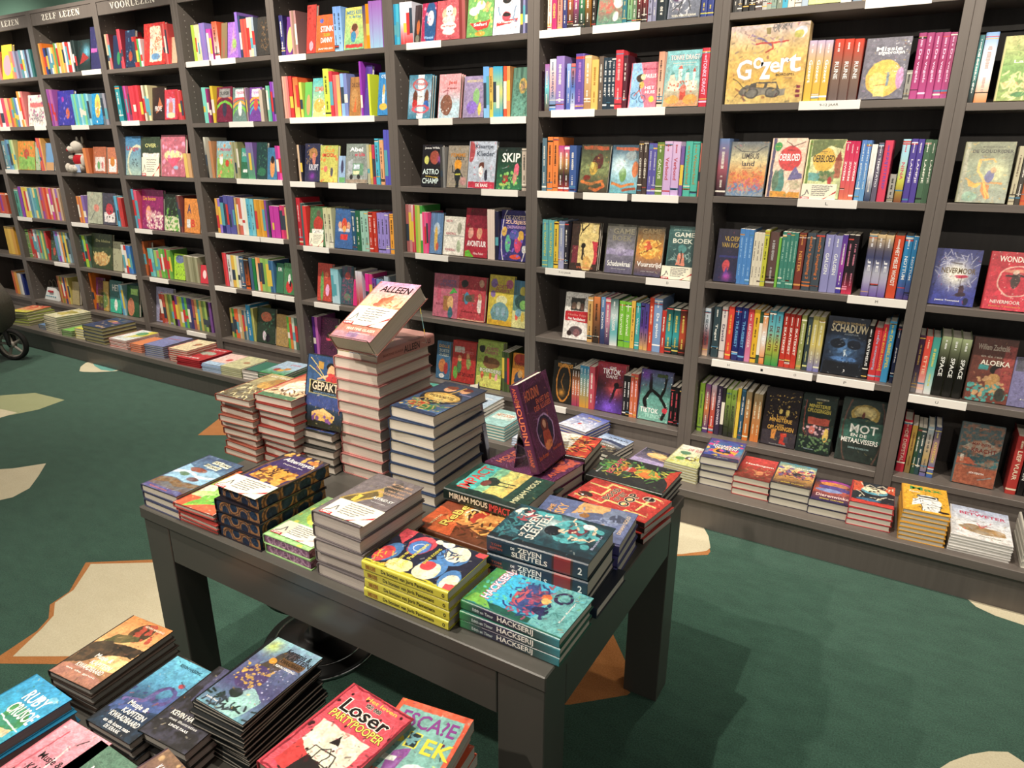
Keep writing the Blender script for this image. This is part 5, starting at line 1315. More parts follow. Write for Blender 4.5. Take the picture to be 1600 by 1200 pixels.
S((-0.160, -1.778), TZ, 8, .0336, .15, .243, 0, 'id', '2c3c5c', '2c3a54>4a6a98/e50,50,44,22,2c2c34/e50,52,40,14,d8a848/e50,52,34,9,f0cc70/t50,52,60,7,5a3a18,WOOLHOTEL/e36,78,13,8,e8a878/e36,84,13,5,8a3a20/e70,80,12,7,e0a070/e70,86,13,5,6a2a20/e34,22,24,9,c84830/e60,18,18,8,3a7a4a/c40,12,3,4,4,96,44,c8a860/c20,10,3,10,4,90,40,4a8a5a/t84,70,26,5,a8a0d0,Jozua^0/t60,40,30,6,f0dc90,WOEST/l3,6,30,50,60,60,90,e8b850/l2,4,20,60,36,96,50,e0b058/p0,0,100,0,100,6,0,10,2a3a5a', spine='2a3a58', page='d4c4ac', where='in the middle of the table', desc='thick navy edged', cell=.001, jit=.004)
S((-0.369, -1.747), TZ, 11, .0334, .158, .244, 0, 'id', 'b8706c', None, spine='b06858', page='ceb8a2', where='under the tilted book', desc='thick pink edged', jit=.004)
S((-0.366, -1.749), TZ+.3676+.0005, 1, .034, .158, .244, -2, 'rv', 'c08078', 'c89088/e50,60,30,14,e0b080', spine='b87870', page='d8c8b4', where='topping the tallest stack under the stand', desc='thick pink spined', stext=((.58, .28, .6, '3a2020', 'ALLEEN'), (.26, .34, .22, '8a4a40', 'MARTINE GLASER'), (.9, .05, .4, '3a2020', 'LS')))
GP = '2a4a78>3a5a88>1c1c18/r8,46,96,66,c8b870/r11,47,93,65,1e1c18/t50,58,68,12,e8d0b0,GEPAKT/t50,49,60,3,68a,SPOORZOEKERS/p20,14,80,14,80,20,50,28,20,20,e8b870/r22,10,78,18,d8a850/s10,3,24,10,76,18,7a4a8a/l2,6,96,50,70,e0c060/l2,4,84,60,66,e0c060/e62,86,13,5,1a1614/e62,80,10,8,e8a878/p50,66,84,66,76,78,56,78,c83838/l4,54,74,30,68,e8b088/r28,82,42,92,b88838/r0,0,100,8,2a2a1c/r0,28,100,44,3a4a88'
S((-0.535, -1.772), TZ, 5, .0255, .15, .215, 3, 'id', '2a2a28', '2c2c24/r0,4,100,56,3a4a80/p20,14,80,14,80,20,50,28,20,20,e8b870/r22,10,78,20,d8a850/s10,3,24,10,76,18,c86a7a', spine='241c1c', page='cbb9a4', where='under the standing detective book', desc='black edged', jit=.006)
S((-0.652, -1.812), TZ, 9, .0248, .152, .235, 0, 'id', '8a2c24', 'c85a38>e8dcb0/e50,46,34,28,f4ecd0/c40,12,3,0,0,100,30,6a4a34/r0,0,100,12,4a7a58/e56,66,14,10,d85038/l2,30,40,60,56,4a8a50/l2,40,30,70,50,8a3a2a/t62,84,60,6,f0e8d8,VOGELS/t62,77,50,6,f0e8d8,TE DRAGEN/w5,20,8a5a3a/l4,2,0,2,100,b83838', spine='8a2c24', page='c8b49e', where='left of the standing detective book', desc='red edged bird picture', cell=.001, jit=.006)
S((-0.808, -1.835), TZ, 9, .0229, .148, .23, 0, 'id', '8a4030', 'c8b878>5a5a58/c70,12,3,0,0,100,50,4a4030/c40,12,3,0,0,100,50,e8dca8/e56,62,26,18,c89848/e60,74,20,12,a87838/t50,90,70,7,e8e0d0,DE TIJGER/n9,50,8a7a50', spine='7a2c24', page='c4b098', where='at far left of table', desc='olive picture', cell=.001, jit=.007)

# tilted book in its clear stand on top of the tallest stack
ZT = TZ+.3676+.0345+.0012
def frame(o, x, n):     # x along the foot, n towards the viewer; y is up the cover
    x = np.array(x, float); x /= np.linalg.norm(x); n = np.array(n, float); n -= x*(n@x); n /= np.linalg.norm(n); return mtx(o, x, np.cross(n, x), n)
ex = np.array([.996, -.075, .03]); ex /= np.linalg.norm(ex); ey = np.array([.05, .868, .494]); ey -= ex*(ex@ey); ey /= np.linalg.norm(ey); en = np.cross(ex, ey); fo = np.array([-.468, -1.818, 1.103])-en*.048
AL = 'c890c0>e0a898>f0c890>c87858>a06a78/t54,87,74,11,2a1a1c,ALLEEN/e46,64,10,9,a8442c/e58,70,6,6,a8442c/e38,59,7,4,a8442c/p46,72,62,78,60,70,50,60,b04a30/g70,56,24,f8dca0/c24,8,2,50,50,96,70,b87048/t56,16,70,4,f8e8d0,MARTINE GLASER/r0,0,100,10,a87888/r34,3,60,12,8a6a90/t60,10,50,2,e8d8d8,Over opgroeien/n8,20,d89890'
def single(M, wt, label, g): rec(M, wt, label, None, g)
single(mtx(fo, ex, ey, en), 16000, 'thick pink book with a white card, tilted in a clear stand', geo('al', W=.155, H=.236, T=.048, hard=True, cov='a86a60', art=AL, page='d8c4a8', cell=.0009, seed=5))
card(mtx(fo+ey*.052+ex*.006+en*.0485, ex, ey, en), .148, .075, 'white and red tip card across the tilted pink book', 5)
def stand(O, ex, ey, w, h, label, foot=0.03):
    """folded clear acrylic easel: lip, back plate and rear leg"""
    t_ = 0.0025; en = np.cross(ex, ey); M = mtx(O, ex, ey, en); s = MB()
    s.bbox(0, 0, -t_, w, h, 0, 'fff', 0, .0004); r = empty('acrylic_stand', M); bpy.context.view_layer.update(); tag(r, label, 'book stand', 'clear acrylic book stands')
    a = obj('back_plate', s.mesh('back_plate', [M_ACRYL]), r, None); a.matrix_parent_inverse = Matrix()
    s = MB(); s.bbox(0, -t_, -t_, w, 0, foot, 'fff', 0, .0004); a = obj('front_lip', s.mesh('front_lip', [M_ACRYL]), r, None)
    # rear leg drops straight down from the top of the plate
    top = O+ey*h; z1 = top[2]; gnd = O[2]-0.008; s = MB(); d = np.array([0, 0, -1.0]); bk = -np.array([en[0], en[1], 0]); bk /= np.linalg.norm(bk)+1e-9
    P = []; sl = bk*0.02
    for p in (top, top+ex*w, top+ex*w+d*(z1-gnd)+sl, top+d*(z1-gnd)+sl): P += [p-bk*0, p+bk*t_]
    Mi = np.linalg.inv(M); P = [(Mi@np.append(p, 1))[:3] for p in P]
    s.add(P, [[0, 2, 4, 6], [1, 7, 5, 3], [0, 1, 3, 2], [2, 3, 5, 4], [4, 5, 7, 6], [6, 7, 1, 0]], 'fff'); a = obj('rear_leg', s.mesh('rear_leg', [M_ACRYL]), r, None)
    return r
stand(fo-en*.0008-ey*.0008, ex, ey, .15, .20, 'clear acrylic stand holding the tilted pink book', .055)

# standing detective book
th = math.radians(14)
g_o = np.array([-0.668, -1.748, TZ+5*.0255+.004]); ex = np.array([math.cos(.05), math.sin(.05), 0]); ey = np.array([-.05*math.sin(th), math.sin(th), math.cos(th)]); ey /= np.linalg.norm(ey); en = np.cross(ex, ey)
single(mtx(g_o+en*.0006, ex, ey, en), 6500, 'dark blue detective book standing upright between the tall stacks', geo('gp', W=.15, H=.215, T=.018, hard=True, cov='1c2430', art=GP, cell=.001))
stand(g_o, ex, ey, .1, .12, 'clear stand behind the upright detective book', .02)
# standing purple book on its stack
ex = np.array([0, 1., 0]); ey = np.array([-.285, 0, .9585]); en = np.cross(ex, ey); H0 = np.array([.08, -1.632, .754])-en*.028
single(mtx(H0, ex, ey, en), 12000, 'purple swirl book with a red-haired portrait standing upright', geo('hd', W=.155, H=.25, T=.028, hard=True, cov='5a2048', spine='5a2048', art=HB, cell=.0009, stext=((.42, .5, .55, 'f07850', 'HOUDINI'), (.13, .2, .4, 'd85a40', 'ANNET'), (.82, .2, .4, 'd85a40', 'SCHAAP')), page='e0d0b8', seed=4))
stand(H0-en*.0012+np.array([0, .015, 0]), ex, ey, .12, .15, 'clear stand behind the upright purple book', .035)
# dark book standing turned away at the back of the table
ex2 = np.array([-.532, .847, 0]); bk = np.array([-.847, -.532, 0]); ey = bk*math.sin(math.radians(8))+np.array([0, 0, 1])*math.cos(math.radians(8)); en = np.cross(ex2, ey)
single(mtx(np.array([-0.19, -1.52, TZ+.006]), ex2, ey, en), 2500, 'dark navy book standing edge-on behind the thick navy stack', geo('nv', W=.145, H=.225, T=.03, hard=True, cov='2a2a48', spine='2a2c48>3a3444', art='2c2c48/n8,60,3a4a78', cell=.003, stext=((.4, .5, .5, 'a88', 'DE REIS'),)))

# tip cards lying on stacks
def flat(x, y, z, rot=0):
    r = math.radians(rot); return mtx((x, y, z), (math.cos(r), math.sin(r), 0), (-math.sin(r), math.cos(r), 0), (0, 0, 1))
card(flat(-0.538, -2.173, TZ+.1425, 0), .15, .07, 'tip card on the dark snake patterned stack', 6)
card(flat(-0.372, -2.155, TZ+.0545, 0), .14, .06, 'tip card on the pale green book stack', 7)
card(flat(-0.192, -2.16, TZ+.1632, 0), .132, .07, 'tip card on the cream paged grey stack', 8)

# ------------------------------------------------------------------ low table in front
LF = 'on low front table'
MK = 'd8884a>e8b878>7a4a3a/p0,20,60,44,100,50,100,62,50,60,0,50,3a322a/e56,82,22,14,4a3a2a/s30,4,40,70,90,96,b84a38/p10,50,40,60,70,70,60,76,20,70,5a5a38/p0,0,100,0,100,12,50,20,0,16,b07868/p40,20,100,26,100,44,60,44,f0d08a/p0,16,30,24,50,48,30,60,0,50,4a4034/t56,36,40,8,f4f0e8,Musje &/t66,28,46,6,f4f0e8,KAPITEIN/t56,20,62,6,f4f0e8,KWAADBAARD/t50,12,70,3,e8e0d8,en de grot/l2,40,58,96,48,2a2a22/t70,92,46,3,f8e0c8,KEVIN HASSING/n10,20,c88858'
F1 = (-0.563, -2.525)
S(None, FZ, 4, .0195, .145, .22, 5, 'id', '3a2e28', MK, spine='2a2220', page='9a958a', where=LF, desc='orange sunset', cell=.001, jit=.004, seed=3, pn=(140, 1080))
KP = '68c0dc>58a8d0>2a3a58>22282e/p0,30,40,40,100,70,100,40,60,30,0,20,4a5a98/o62,54,17,10,7,5a4a88/l8,46,54,40,40,10,34,6a5a98/e70,72,7,3,b04048/l1,60,76,90,70,2a4a5a/s14,4,0,20,60,50,3a4a7a/t50,92,50,4,2a5060,KEVIN HASSING/t46,33,44,8,f4f0e8,Musje &/t54,25,50,6,f4f0e8,KAPITEIN/t50,17,66,6,f4f0e8,KWAADBAARD/t50,9,60,4,e8e8e8,en de koers naar/t50,4,34,4,e8e8e8,DE KRAAK/r84,78,94,88,f0ece4/e89,83,4,3,d87838/n9,26,3a6a9a'
S(None, FZ, 3, .022, .142, .222, 3, 'id', '1c2024', KP, spine='141618', page='b0a698', where=LF, desc='blue sea creature', cell=.001, jit=.004, seed=4, pr=(344, 1054))
S(None, FZ, 3, .024, .14, .21, 4, 'id', '242424', '2e2c2e/p20,50,100,40,100,100,10,100,4a4a6a/e60,70,26,16,d8d0b0/e56,66,18,9,f08840/n8,40,5a5a7a/e40,80,16,9,3a3a44/t50,32,74,6,f0ece0,KEVIN HASSING/t50,25,60,3,ccc,met illustraties/t50,19,40,3,eee,LINDE FAAS', spine='181818', page='b0a698', where=LF, desc='dark grey storm picture', cell=.001, jit=.004, seed=5, pn=(290, 1177))
KS = '8ac0d0>5a6a90>4a4a78>68a0b0/p20,50,60,60,70,90,40,90,30,70,4a4238/e36,46,26,16,4a3a6a/s60,2,8,34,60,62,d8a848/e36,72,8,4,e89830/g12,88,14,c8e070/p40,0,80,0,90,26,60,36,40,24,98d0c8/c40,8,3,8,0,92,16,22322e/e40,24,12,5,26322e/t66,90,50,7,20242c,Kerstmis &/t74,83,50,6,2a2a2a,KAPITEIN/r46,72,94,80,6a4a28/t70,76,44,5,3a2a18,KWAADBAARD/t68,69,40,3,f0f0f0,KEVIN HASSING/s40,1,40,20,96,70,c8c8e8/n9,24,6a5a8a/t20,8,24,2,eee,Linde Faas'
S(None, FZ, 16, .0082, .145, .222, 3, 'id', '14181a', KS, spine='0e1214', page='b0a690', where=LF, desc='thin night sky', cell=.001, jit=.005, seed=6, pn=(376, 1133))
LS = 'e04858/w7,40,f07888/t56,94,50,4,e8c850,Het leven/t50,88,24,4,222~f0e0d0,van een/t50,79,74,14,1a1214~f4e8dc,Loser/t52,67,84,8,e8d858~7a2a2a,PARTYPOOPER/r12,8,86,58,e8e0c8/c26,10,3,10,4,88,14,c84058/p24,8,60,10,66,22,40,26,22,20,221a1a/l1.5,44,24,44,36,54,40,60,34,56,24,221a1a/l1.5,30,24,70,24,66,36,34,36,30,24,221a1a/p44,44,58,44,50,54,221a1a/t76,20,20,7,333,Jeff^-10/c30,8,2,20,10,80,22,221a1a/s20,2,2,2,98,98,3a1418/p10,8,30,6,36,26,12,34,d83a3a/l3,1,1,99,1,99,99,1,99,1,1,8a1c2c'
S(None, FZ, 8, .029, .157, .22, -5, 'id', 'c83a48', LS, spine='a82c38', page='8a6a3a', where=LF, desc='pink cartoon', cell=.0009, jit=.004, seed=7, pn=(500, 1260))
EB = 'e8583c/r6,5,94,93,78b0a8/t52,80,76,17,8a3a90,ESCA?E/t22,60,26,17,e8d83c,B/t80,56,38,17,e8d83c,EK/r37,50,54,68,e8d83c/r39,51,52,67,22303a/c12,5,3,39,52,52,66,68a0a8/p30,44,50,50,44,6,30,20,8a4a98/e84,62,2,1.5,6a2a50/l1,80,68,84,56,90,46,333/e70,22,20,14,c8d8d8/t26,20,40,5,e8583c,puzzel/r14,32,40,38,d8e0d8/n12,14,9ac8c0'
S(None, FZ, 8, .0265, .15, .2, 8, 'id', 'd8502c', EB, spine='d0c8b8', page='b8ad98', where=LF, desc='orange and teal puzzle', hard=False, cell=.0009, jit=.006, seed=8, pr=(739, 1127))
RB = '3aa0d8>38a8d8>3ab0b8>58a8a0/e66,58,26,14,3a8a50/e50,66,16,7,4a9a58/p0,20,60,36,90,44,88,52,40,44,0,34,e8c890/e20,22,30,16,a88040/t58,82,50,13,f8f8f4,RUBY/t66,67,60,13,f8f8f4,CRUSOE/e60,84,6,3,d8f0f8/e80,90,7,4,8ad0f0/t70,30,40,3,e8f0e8,de reis/t72,25,40,3,e8f0e8,van Zandvoort/e30,48,18,4,2a5a48/n7,30,3a98c0/l2,40,56,96,54,f0f0f0'
S(None, FZ, 3, .028, .148, .23, -2, 'id', '1c7aa8', RB, spine='2a8cc0', page='8a7870', where=LF, desc='bright blue island', cell=.001, jit=.004, seed=9, pr=(118, 1093))
PK = 'e8a0b0>d8788a>e0a8a8/w3,30,f0c8d0/l3,0,30,90,40,c84a5c/l3,10,10,20,90,c84a5c/l3,60,20,50,80,f0c8c8/t50,62,50,9,2a1c20,Musje &/t58,50,60,8,2a1c20,KAPITEIN/t56,40,84,8,2a1c20,KWAADBAARD/r80,72,96,90,f4f0e8/e88,80,6,4,d87838/t50,32,50,4,5a3a40,en de storm/l2,58,84,66,92,3a2a2a'
S(None, FZ, 3, .024, .138, .22, 2, 'id', 'c86878', PK, spine='b85868', page='9a8f80', where=LF, desc='pink musical', cell=.001, jit=.004, seed=10, pr=(179, 1164))
S((-0.27, -2.81), FZ, 3, .024, .145, .22, 0, 'id', '2c4a3c', '58806a>2c4a3c/w5,40,88a890/t60,76,50,9,f4f0e8,Musje &/t56,64,60,8,f4f0e8,KAPITEIN', spine='20382c', page='9a8f80', where=LF, desc='dark green', cell=.0012, seed=11)
S((-0.135, -2.765), FZ, 4, .026, .14, .2, -8, 'id', '4a3440', '8a6a50>5a3a58/t54,84,70,8,e8e8f0,KATE DICAMILLO/s30,3,c8a070/e36,60,16,14,b85838/e70,60,14,16,4a4a7a', spine='3a2838', page='a89c88', where=LF, desc='brown and purple', cell=.0012, seed=12)

# ------------------------------------------------------------------ stacks on the ledge
def LG(px, n, T, W, H, rot, orient, cov, art, desc, bay, **k):
    p = atz(px[0], px[1], LZ+0.0)
    stack((p[0], max(p[1], LD+.004)), LZ, n, T, W, H, rot, orient, cov, art, desc=desc, where=bay, seed=int(px[0]), cell=k.pop('cell', .003), **k)
LB = 'on ledge, left end'
LG((46, 509), 5, .022, .2, .24, 10, 'id', '8a9a30', 'd84038>e8c070/r0,0,100,30,d8d048/c20,16,4,f0e0a0', 'yellow and red', LB, page='d8cc90', jit=.015)
LG((92, 522), 8, .0165, .2, .27, -2, 'id', 'c8c0a0', 'd8d4b0/e50,60,30,16,a8a050/e40,40,30,12,c8b860/s14,5,b8a848', 'pale cream', LB, page='d0cbb0')
LG((74, 516), 2, .018, .12, .2, 0, 'id', '5a80b0', '6a90c0', 'blue', 'on ledge beside pale cream stack')
LG((113, 527), 3, .016, .12, .2, 4, 'id', '5a9a40', '7ac058/n6,40,a8d078', 'green', 'on ledge before navy stack', page='a8a878')
LG((134, 531), 4, .02, .12, .22, 4, 'id', 'd8cc70', 'e0d850/n6,30,c8c040', 'cream yellow', 'on ledge left of navy stack', page='e8e4c8')
LG((164, 540), 5, .026, .25, .27, 1, 'id', '2a3c5c', '3a4a70/e40,66,22,9,d89858/e70,60,18,8,a86a8a/s10,5,c8a878/n6,40,2a3a5a', 'thick navy', LB, page='b0a888', edge='a8a070')
LG((199, 547), 6, .0115, .2, .27, 3, 'id', 'd04838', 'e8ecec/p40,20,100,50,100,100,60,100,e8d850/e60,70,24,16,5aa068/r0,0,4,100,d04838/n6,30,a8d0d8', 'white and green', 'on ledge right of navy stack', page='e8e4da')
LG((222, 552), 4, .015, .12, .2, 4, 'id', 'd87048', 'e88858', 'orange', 'on ledge before the VOORLEZEN bay', page='e89060')
LG((257, 561), 6, .0145, .19, .26, 5, 'id', '6870a0', '7880b8/t50,70,60,8,c87090,DE MAAN/n6,30,8a90c0', 'blue grey', 'on ledge before the VOORLEZEN bay', page='a8a8a8')
LG((295, 569), 6, .0155, .19, .25, 4, 'id', 'c04038', 'e8d8b0/r0,0,4,100,c04038/e66,60,14,10,b87858/e60,50,10,4,8a4a3a', 'cream with red spine', LB, page='e8dcc0')
LG((313, 576), 4, .013, .225, .28, 4, 'id', 'b82830', 'c03038/e56,56,30,14,a8b0a0/t60,86,60,8,f0d8d8,DE GROTE/t50,14,60,7,f0d8d8,BEER/s10,5,d86060', 'flat red', LB, page='c83a40', edge='c0303a')
LG((349, 585), 5, .0105, .19, .25, 5, 'id', '88a8d8', 'f0c8c0/r0,0,100,24,a8c8e8/e60,50,12,10,d85050', 'pale blue and pink', LB, page='b8d0e8')
LG((378, 591), 5, .012, .18, .24, 5, 'id', 'a8a870', 'c8c898/n6,40,e0d8b0/e60,50,14,8,a87858', 'pale olive', LB, page='d8d8a8')
LG((404, 596), 3, .02, .13, .2, 6, 'id', 'ece4dc', '2a2a2a/r8,8,100,100,3a7a68', 'white and red', LB, page='ece4dc')
LG((444, 603), 4, .0165, .2, .26, 6, 'id', '3a7a48', 'a8c8e8>a8c8e8>3a9a50/e34,34,12,9,b83838/e52,30,12,9,e8b048/e66,44,12,8,e8903a/t66,76,40,10,d06a80,DIKKE/n6,20,c8d8e8', 'green and sky blue', LB, page='c8c4b8')
LM = 'on ledge behind the table'
p = (-1.62, -.25)
stack((-1.25, -.36), LZ, 7, .018, .2, .27, 8, 'id', '4a9a90', '58b0a0/e40,40,30,12,e8904a/e66,66,20,10,e0d070/n6,40,78c8b8', desc='teal and orange', where=LM, seed=31, cell=.003)
stack((-0.98, -.30), LZ, 6, .019, .15, .22, 0, 'id', 'e0dcd4', 'a8c0d8/t50,70,60,8,fff,DE SNEEUW/n6,30,c8d8e8', desc='white and pale blue', where=LM, seed=32, cell=.003, page='dcd4c8')
stack((-0.80, -.375), LZ, 5, .016, .15, .21, 0, 'id', '58989a', '98c8c8/r10,40,90,80,d8e8e0/t50,66,70,16,d87848,HET DORP/n6,30,88b8b8', desc='teal lettered', where=LM, seed=33, cell=.003)
stack((-0.62, -.385), LZ, 3, .013, .13, .2, 0, 'id', 'a8b8d0', 'c8d0e0', desc='thin pale blue', where=LM, seed=34, cell=.003, page='ccd')
LG((914, 700), 5, .0165, .176, .21, -12, 'id', '3a4a98', '4a58b0>a8b8e0>e8e8f0/t60,80,50,9,e8d060,Winter/c26,12,3,10,10,90,70,e8ecf8/e46,36,5,6,c84848/l2,30,20,34,60,44,56,4a58a8', 'blue and white winter', LM, page='d0c4c0')
stack((-0.232, -.372), LZ, 3, .02, .165, .215, -10, 'id', '22262c', '7a98c8>c8d8f0>2a2c2c>3a3a34/t60,84,70,8,22303a,JUBRAAK/p0,56,40,62,100,50,100,66,40,74,0,66,3a4a6a/e50,36,40,14,6a6450/t50,42,60,7,e8e8e8,DUISTERE/s40,3,4,4,96,34,8a8268/e50,30,10,5,b84838', desc='dark picture', where=LM, seed=36, cell=.0018)
stack((0.0, -.372), LZ, 2, .019, .165, .205, -8, 'id', '8a78a0', '2a2430>9a88b8/e54,70,34,14,e8b060/e54,72,28,10,f0cc80/t50,86,50,5,c8b070,Maanmeisje/r0,0,100,40,a898c8/t50,30,40,4,7a68a0,SANNE/n8,20,b8a8d0/e80,54,14,3,c8a070', desc='purple moon picture', where=LM, seed=37, cell=.0018, page='d8ccb8')
LG((1087, 757), 6, .0125, .152, .225, -4, 'id', 'a8a070', 'e8e4dc>c8d080/t60,80,60,12,d04a6a,DE SUPER/e30,60,16,9,5a8a68/e60,36,18,9,4a3a4a/e60,38,10,5,f0f0f0/c30,9,3,4,4,96,50,d8d048/e30,30,14,8,6aa050', 'white and lime', LM, page='c8c8a0', cell=.0016)
LN = 'on ledge, second bay from right'
SM = '4a3a88>3a90c0>c84a58/e50,44,38,18,e89838/e50,40,22,10,2a2438/s24,7,3a50a8/s16,6,d8408a/s10,5,e8c040/t50,66,74,10,f8f4f0~2a2048,SCHADUW/t50,56,64,10,f8f4f0~2a2048,WEGEN/r0,0,100,14,343458/e42,30,8,4,e89838/e60,30,8,4,e89838/t50,8,40,3,ccc,Tjibbe'
LG((1146, 768), 3, .034, .15, .22, 1, 'id', '4a4858', None, 'grey edged', 'under the thick tiger picture book', page='c8bfa4')
p = atz(1146, 768, LZ); stack((p[0]+.005, max(p[1], LD+.004)-.002), LZ+.1025, 1, .036, .158, .225, 4, 'id', '34345c', SM, desc='thick colourful tiger', where='topping the grey edged stack on ledge', cell=.0014, page='d0c6ac')
LG((1200, 784), 3, .03, .15, .225, 1, 'id', 'a83838', 'd84444>b83c38>6a3028/t50,64,80,10,f4ece0,Haaibogem/c60,8,3,0,4,100,50,6a4a38/e60,30,10,10,d8885a/c20,7,3,20,10,90,50,c89060/n9,30,c84840', 'red hedge picture', LN, page='c8bfa0', cell=.0014)
ZZ = '3a90b8>e8c878>c89048>3a2c38/s30,6,5,50,95,84,e8d8a8/s24,5,5,40,95,70,c84858/s20,5,5,40,95,76,6a58a0/c40,10,3,4,30,96,60,4a3a5a/t60,82,60,6,e8f0f0,DE VLUCHT/t50,8,60,5,e8c848,JESSIE DAVIES/e56,52,12,8,2a2a3a/n8,26,d8a858'
LG((1262, 800), 3, .034, .154, .222, 1, 'id', '3a3844', ZZ, 'colourful crowd picture', LN, page='ccc3a8', cell=.0014)
LG((1326, 816), 2, .034, .155, .215, 2, 'id', '2a2848', '2a2438>d86040>2a2858/e50,86,40,12,a83a9a/e50,80,36,9,e89040/p10,60,90,52,96,64,60,74,14,70,5a4a9a/e40,50,34,8,8aa0d8/t52,26,84,12,f0d8d0~8a2a4a,Dierenwinkel/t50,10,60,6,e8d048,JESSIE DAVIES/n8,24,4a3a7a', 'navy and orange', LN, page='ccc3a8', cell=.0014)
LG((1390, 833), 4, .0255, .155, .205, 3, 'id', 'b83038', '2a2c34/p0,50,30,60,20,100,0,100,e05838/p100,60,76,70,84,100,100,100,e05838/e52,62,32,16,58a0b8/e52,68,30,12,f0e8c0/s12,2.5,30,56,74,80,222/c24,14,3,4,20,96,90,e8dcc0/r0,0,100,14,d84038/e40,20,30,6,3a6a90', 'red bowl picture', LN, page='ccc6b0', cell=.0014)
MXA = 'f0b030/t52,88,74,13,3a9a50,Max/t26,74,26,7,f8f0d8,Racer/e56,40,28,20,f8f8f4/r30,54,78,64,1c1c1c/e54,58,22,7,f8f8f4/r34,56,72,61,222/p16,20,44,30,40,50,20,44,f4f4f0/r38,6,80,30,f4f4f0/l1.5,38,6,38,30,80,30,80,6,222/l1.5,20,34,40,50,76,50,222/e86,10,12,4,2a1a14/c26,6,1.5,20,6,80,50,222'
LG((1474, 857), 7, .0185, .153, .235, 3, 'id', 'e0a030', MXA, 'yellow edged', 'on ledge, rightmost bay', page='bdb69c', cell=.0013)
LG((1577, 881), 6, .0112, .19, .262, 1, 'id', 'e4e2e0', 'a8b8d8>e8ecf0>e8e4e0/t54,78,80,9,d04068,BETWETER/t40,88,16,5,d04068,DE/p10,34,40,44,90,34,90,22,50,16,20,24,a88a60/e34,36,14,9,9a7a50/e74,30,16,9,b08a58/l2,44,50,50,36,60,50,d04048/l2,50,44,66,46,d04048/t66,12,40,3,8a8a70,Rian Visser/n6,30,d0d8e8', 'white and pale blue', 'on ledge, rightmost bay', page='c8c2b8', cell=.0014)
p = atz(1700, 912, LZ)
stack((p[0], p[1]), LZ, 4, .026, .19, .25, 1, 'id', 'c8c4b8', '1e2024/s40,2,c8b888/e30,80,20,6,58b8d0', desc='black and white', where='at right end of ledge', cell=.0016, page='d0cbb8')

# ------------------------------------------------------------------ label strips on the shelf edges
for i, (b, j, x0, x1, s) in enumerate(LABELS):
    z = ROWZ[b][j]-.0135; X0, X1 = xat(x0, -.003, z), xat(x1, -.003, z)
    X0 = max(X0, bx(b)+BT+.001); X1 = min(X1, bx(b+1)-BT-.001)
    m = MB(); m.bbox(0, -.0045, -.0165, X1-X0, -.0008, .0165, 'fff', 0, .0006)
    m.box(0, -.0008, .0136, X1-X0, .012, .0144, 'fff', 0)
    if s: text_on(m, s, lambda A, B: np.stack([A, np.full(len(A), -.0048), B], 1), (X1-X0)/2, 0, .010*len(s)*(.75 if len(s) > 1 else 1), .011, '111', 0, .0, 1)
    o = obj('label_strip', m.mesh('label_strip', [M_LABEL, M_INK]), None, mtx((X0, 0, z), (1, 0, 0), (0, 1, 0), (0, 0, 1)))
    k = sum(1 for q in LABELS[:i] if q[:2] == (b, j)); n = sum(1 for q in LABELS if q[:2] == (b, j))
    tag(o, f'white label strip, {"only one" if n == 1 else ordn(k)+" from left"} on edge of {ROWN[j]}, {BAYN[b]}', 'label strip', 'white label strips on the shelf edges')

# cards on shelf books
def shcard(b, j, x0, x1, h, label, seed):
    Z = ROWZ[b][j]; Y = SETB[j]; X0, X1 = xat(x0, Y, Z), xat(x1, Y, Z); H = hpx(X0, Y, Z, h); th = math.radians(9)
    n = np.array([0, -math.cos(th), math.sin(th)]); card(mtx(np.array([X0, Y+.003, Z+.001])+n*.0025, (1, 0, 0), (0, math.sin(th), math.cos(th)), n), X1-X0, H, label, seed)
shcard(6, 3, 1032, 1080, 20, 'tip card before the swirling teal book, third bay from right', 11)
shcard(7, 2, 1250, 1304, 24, 'tip card before the pale yellow landscape book, third shelf', 12)
shcard(4, 3, 483, 505, 20, 'tip card before the green book with red figure', 13)
shcard(2, 2, 222, 249, 30, 'tip card before the dark book under VOORLEZEN', 14)

# boxed board game on the second shelf
Z = ROWZ[7][1]; Y = SETB[1]; X0, X1 = xat(1132, Y, Z), xat(1251, Y, Z); H = hpx(X0, Y, Z, 121)
g = empty('board_game_box', mtx((X0, Y+.07, Z+.001), (1, 0, 0), (0, 1, 0), (0, 0, 1))); tag(g, 'large sand coloured board game box with flying beetle picture, second shelf', 'board game')
GZ = 'c8b4b8>e8c070>e8b450>e8c878/n5,30,d8b070/l2.5,28,86,40,82,54,74,7a6aa0/l2,34,76,74,78,c03a3a/l2,54,78,56,70,48,66,c04a3a/t22,44,20,26,fff~d8b070,G/t40,52,14,15,fff~d8b070,o/t50,42,14,22,fff~d8b070,z/t62,46,13,14,fff~d8b070,e/t74,48,11,18,fff~d8b070,r/t86,50,17,22,fff~d8b070,t/t76,36,24,3,333,BORDSPEL/e36,16,18,8,6a6660/r24,10,78,19,8a8478/p28,19,34,26,44,28,66,28,70,19,5a5650/e34,13,9,7,55524e/e62,13,9,7,55524e/e34,13,7,5,7a7770/e62,13,7,5,7a7770/r40,20,50,26,e8b860/r54,20,66,26,e8c070/r92,6,97,10,8a3040/r92,12,97,16,8a3040/r92,18,97,22,8a3040/e90,88,8,7,d8dce8/e88,86,6,5,c8c060/r46,88,52,96,8a7a4a/c16,8,1,56,90,84,96,666/l1,10,34,26,20,443/c10,5,1.5,20,74,70,90,a88'
m = MB(); W_ = X1-X0; T_ = .068
m.box(0, -T_+.004, 0, W_, 0, H, 'd0b080'); o = obj('base_tray', m.mesh('base_tray', [M_CARD]), g)
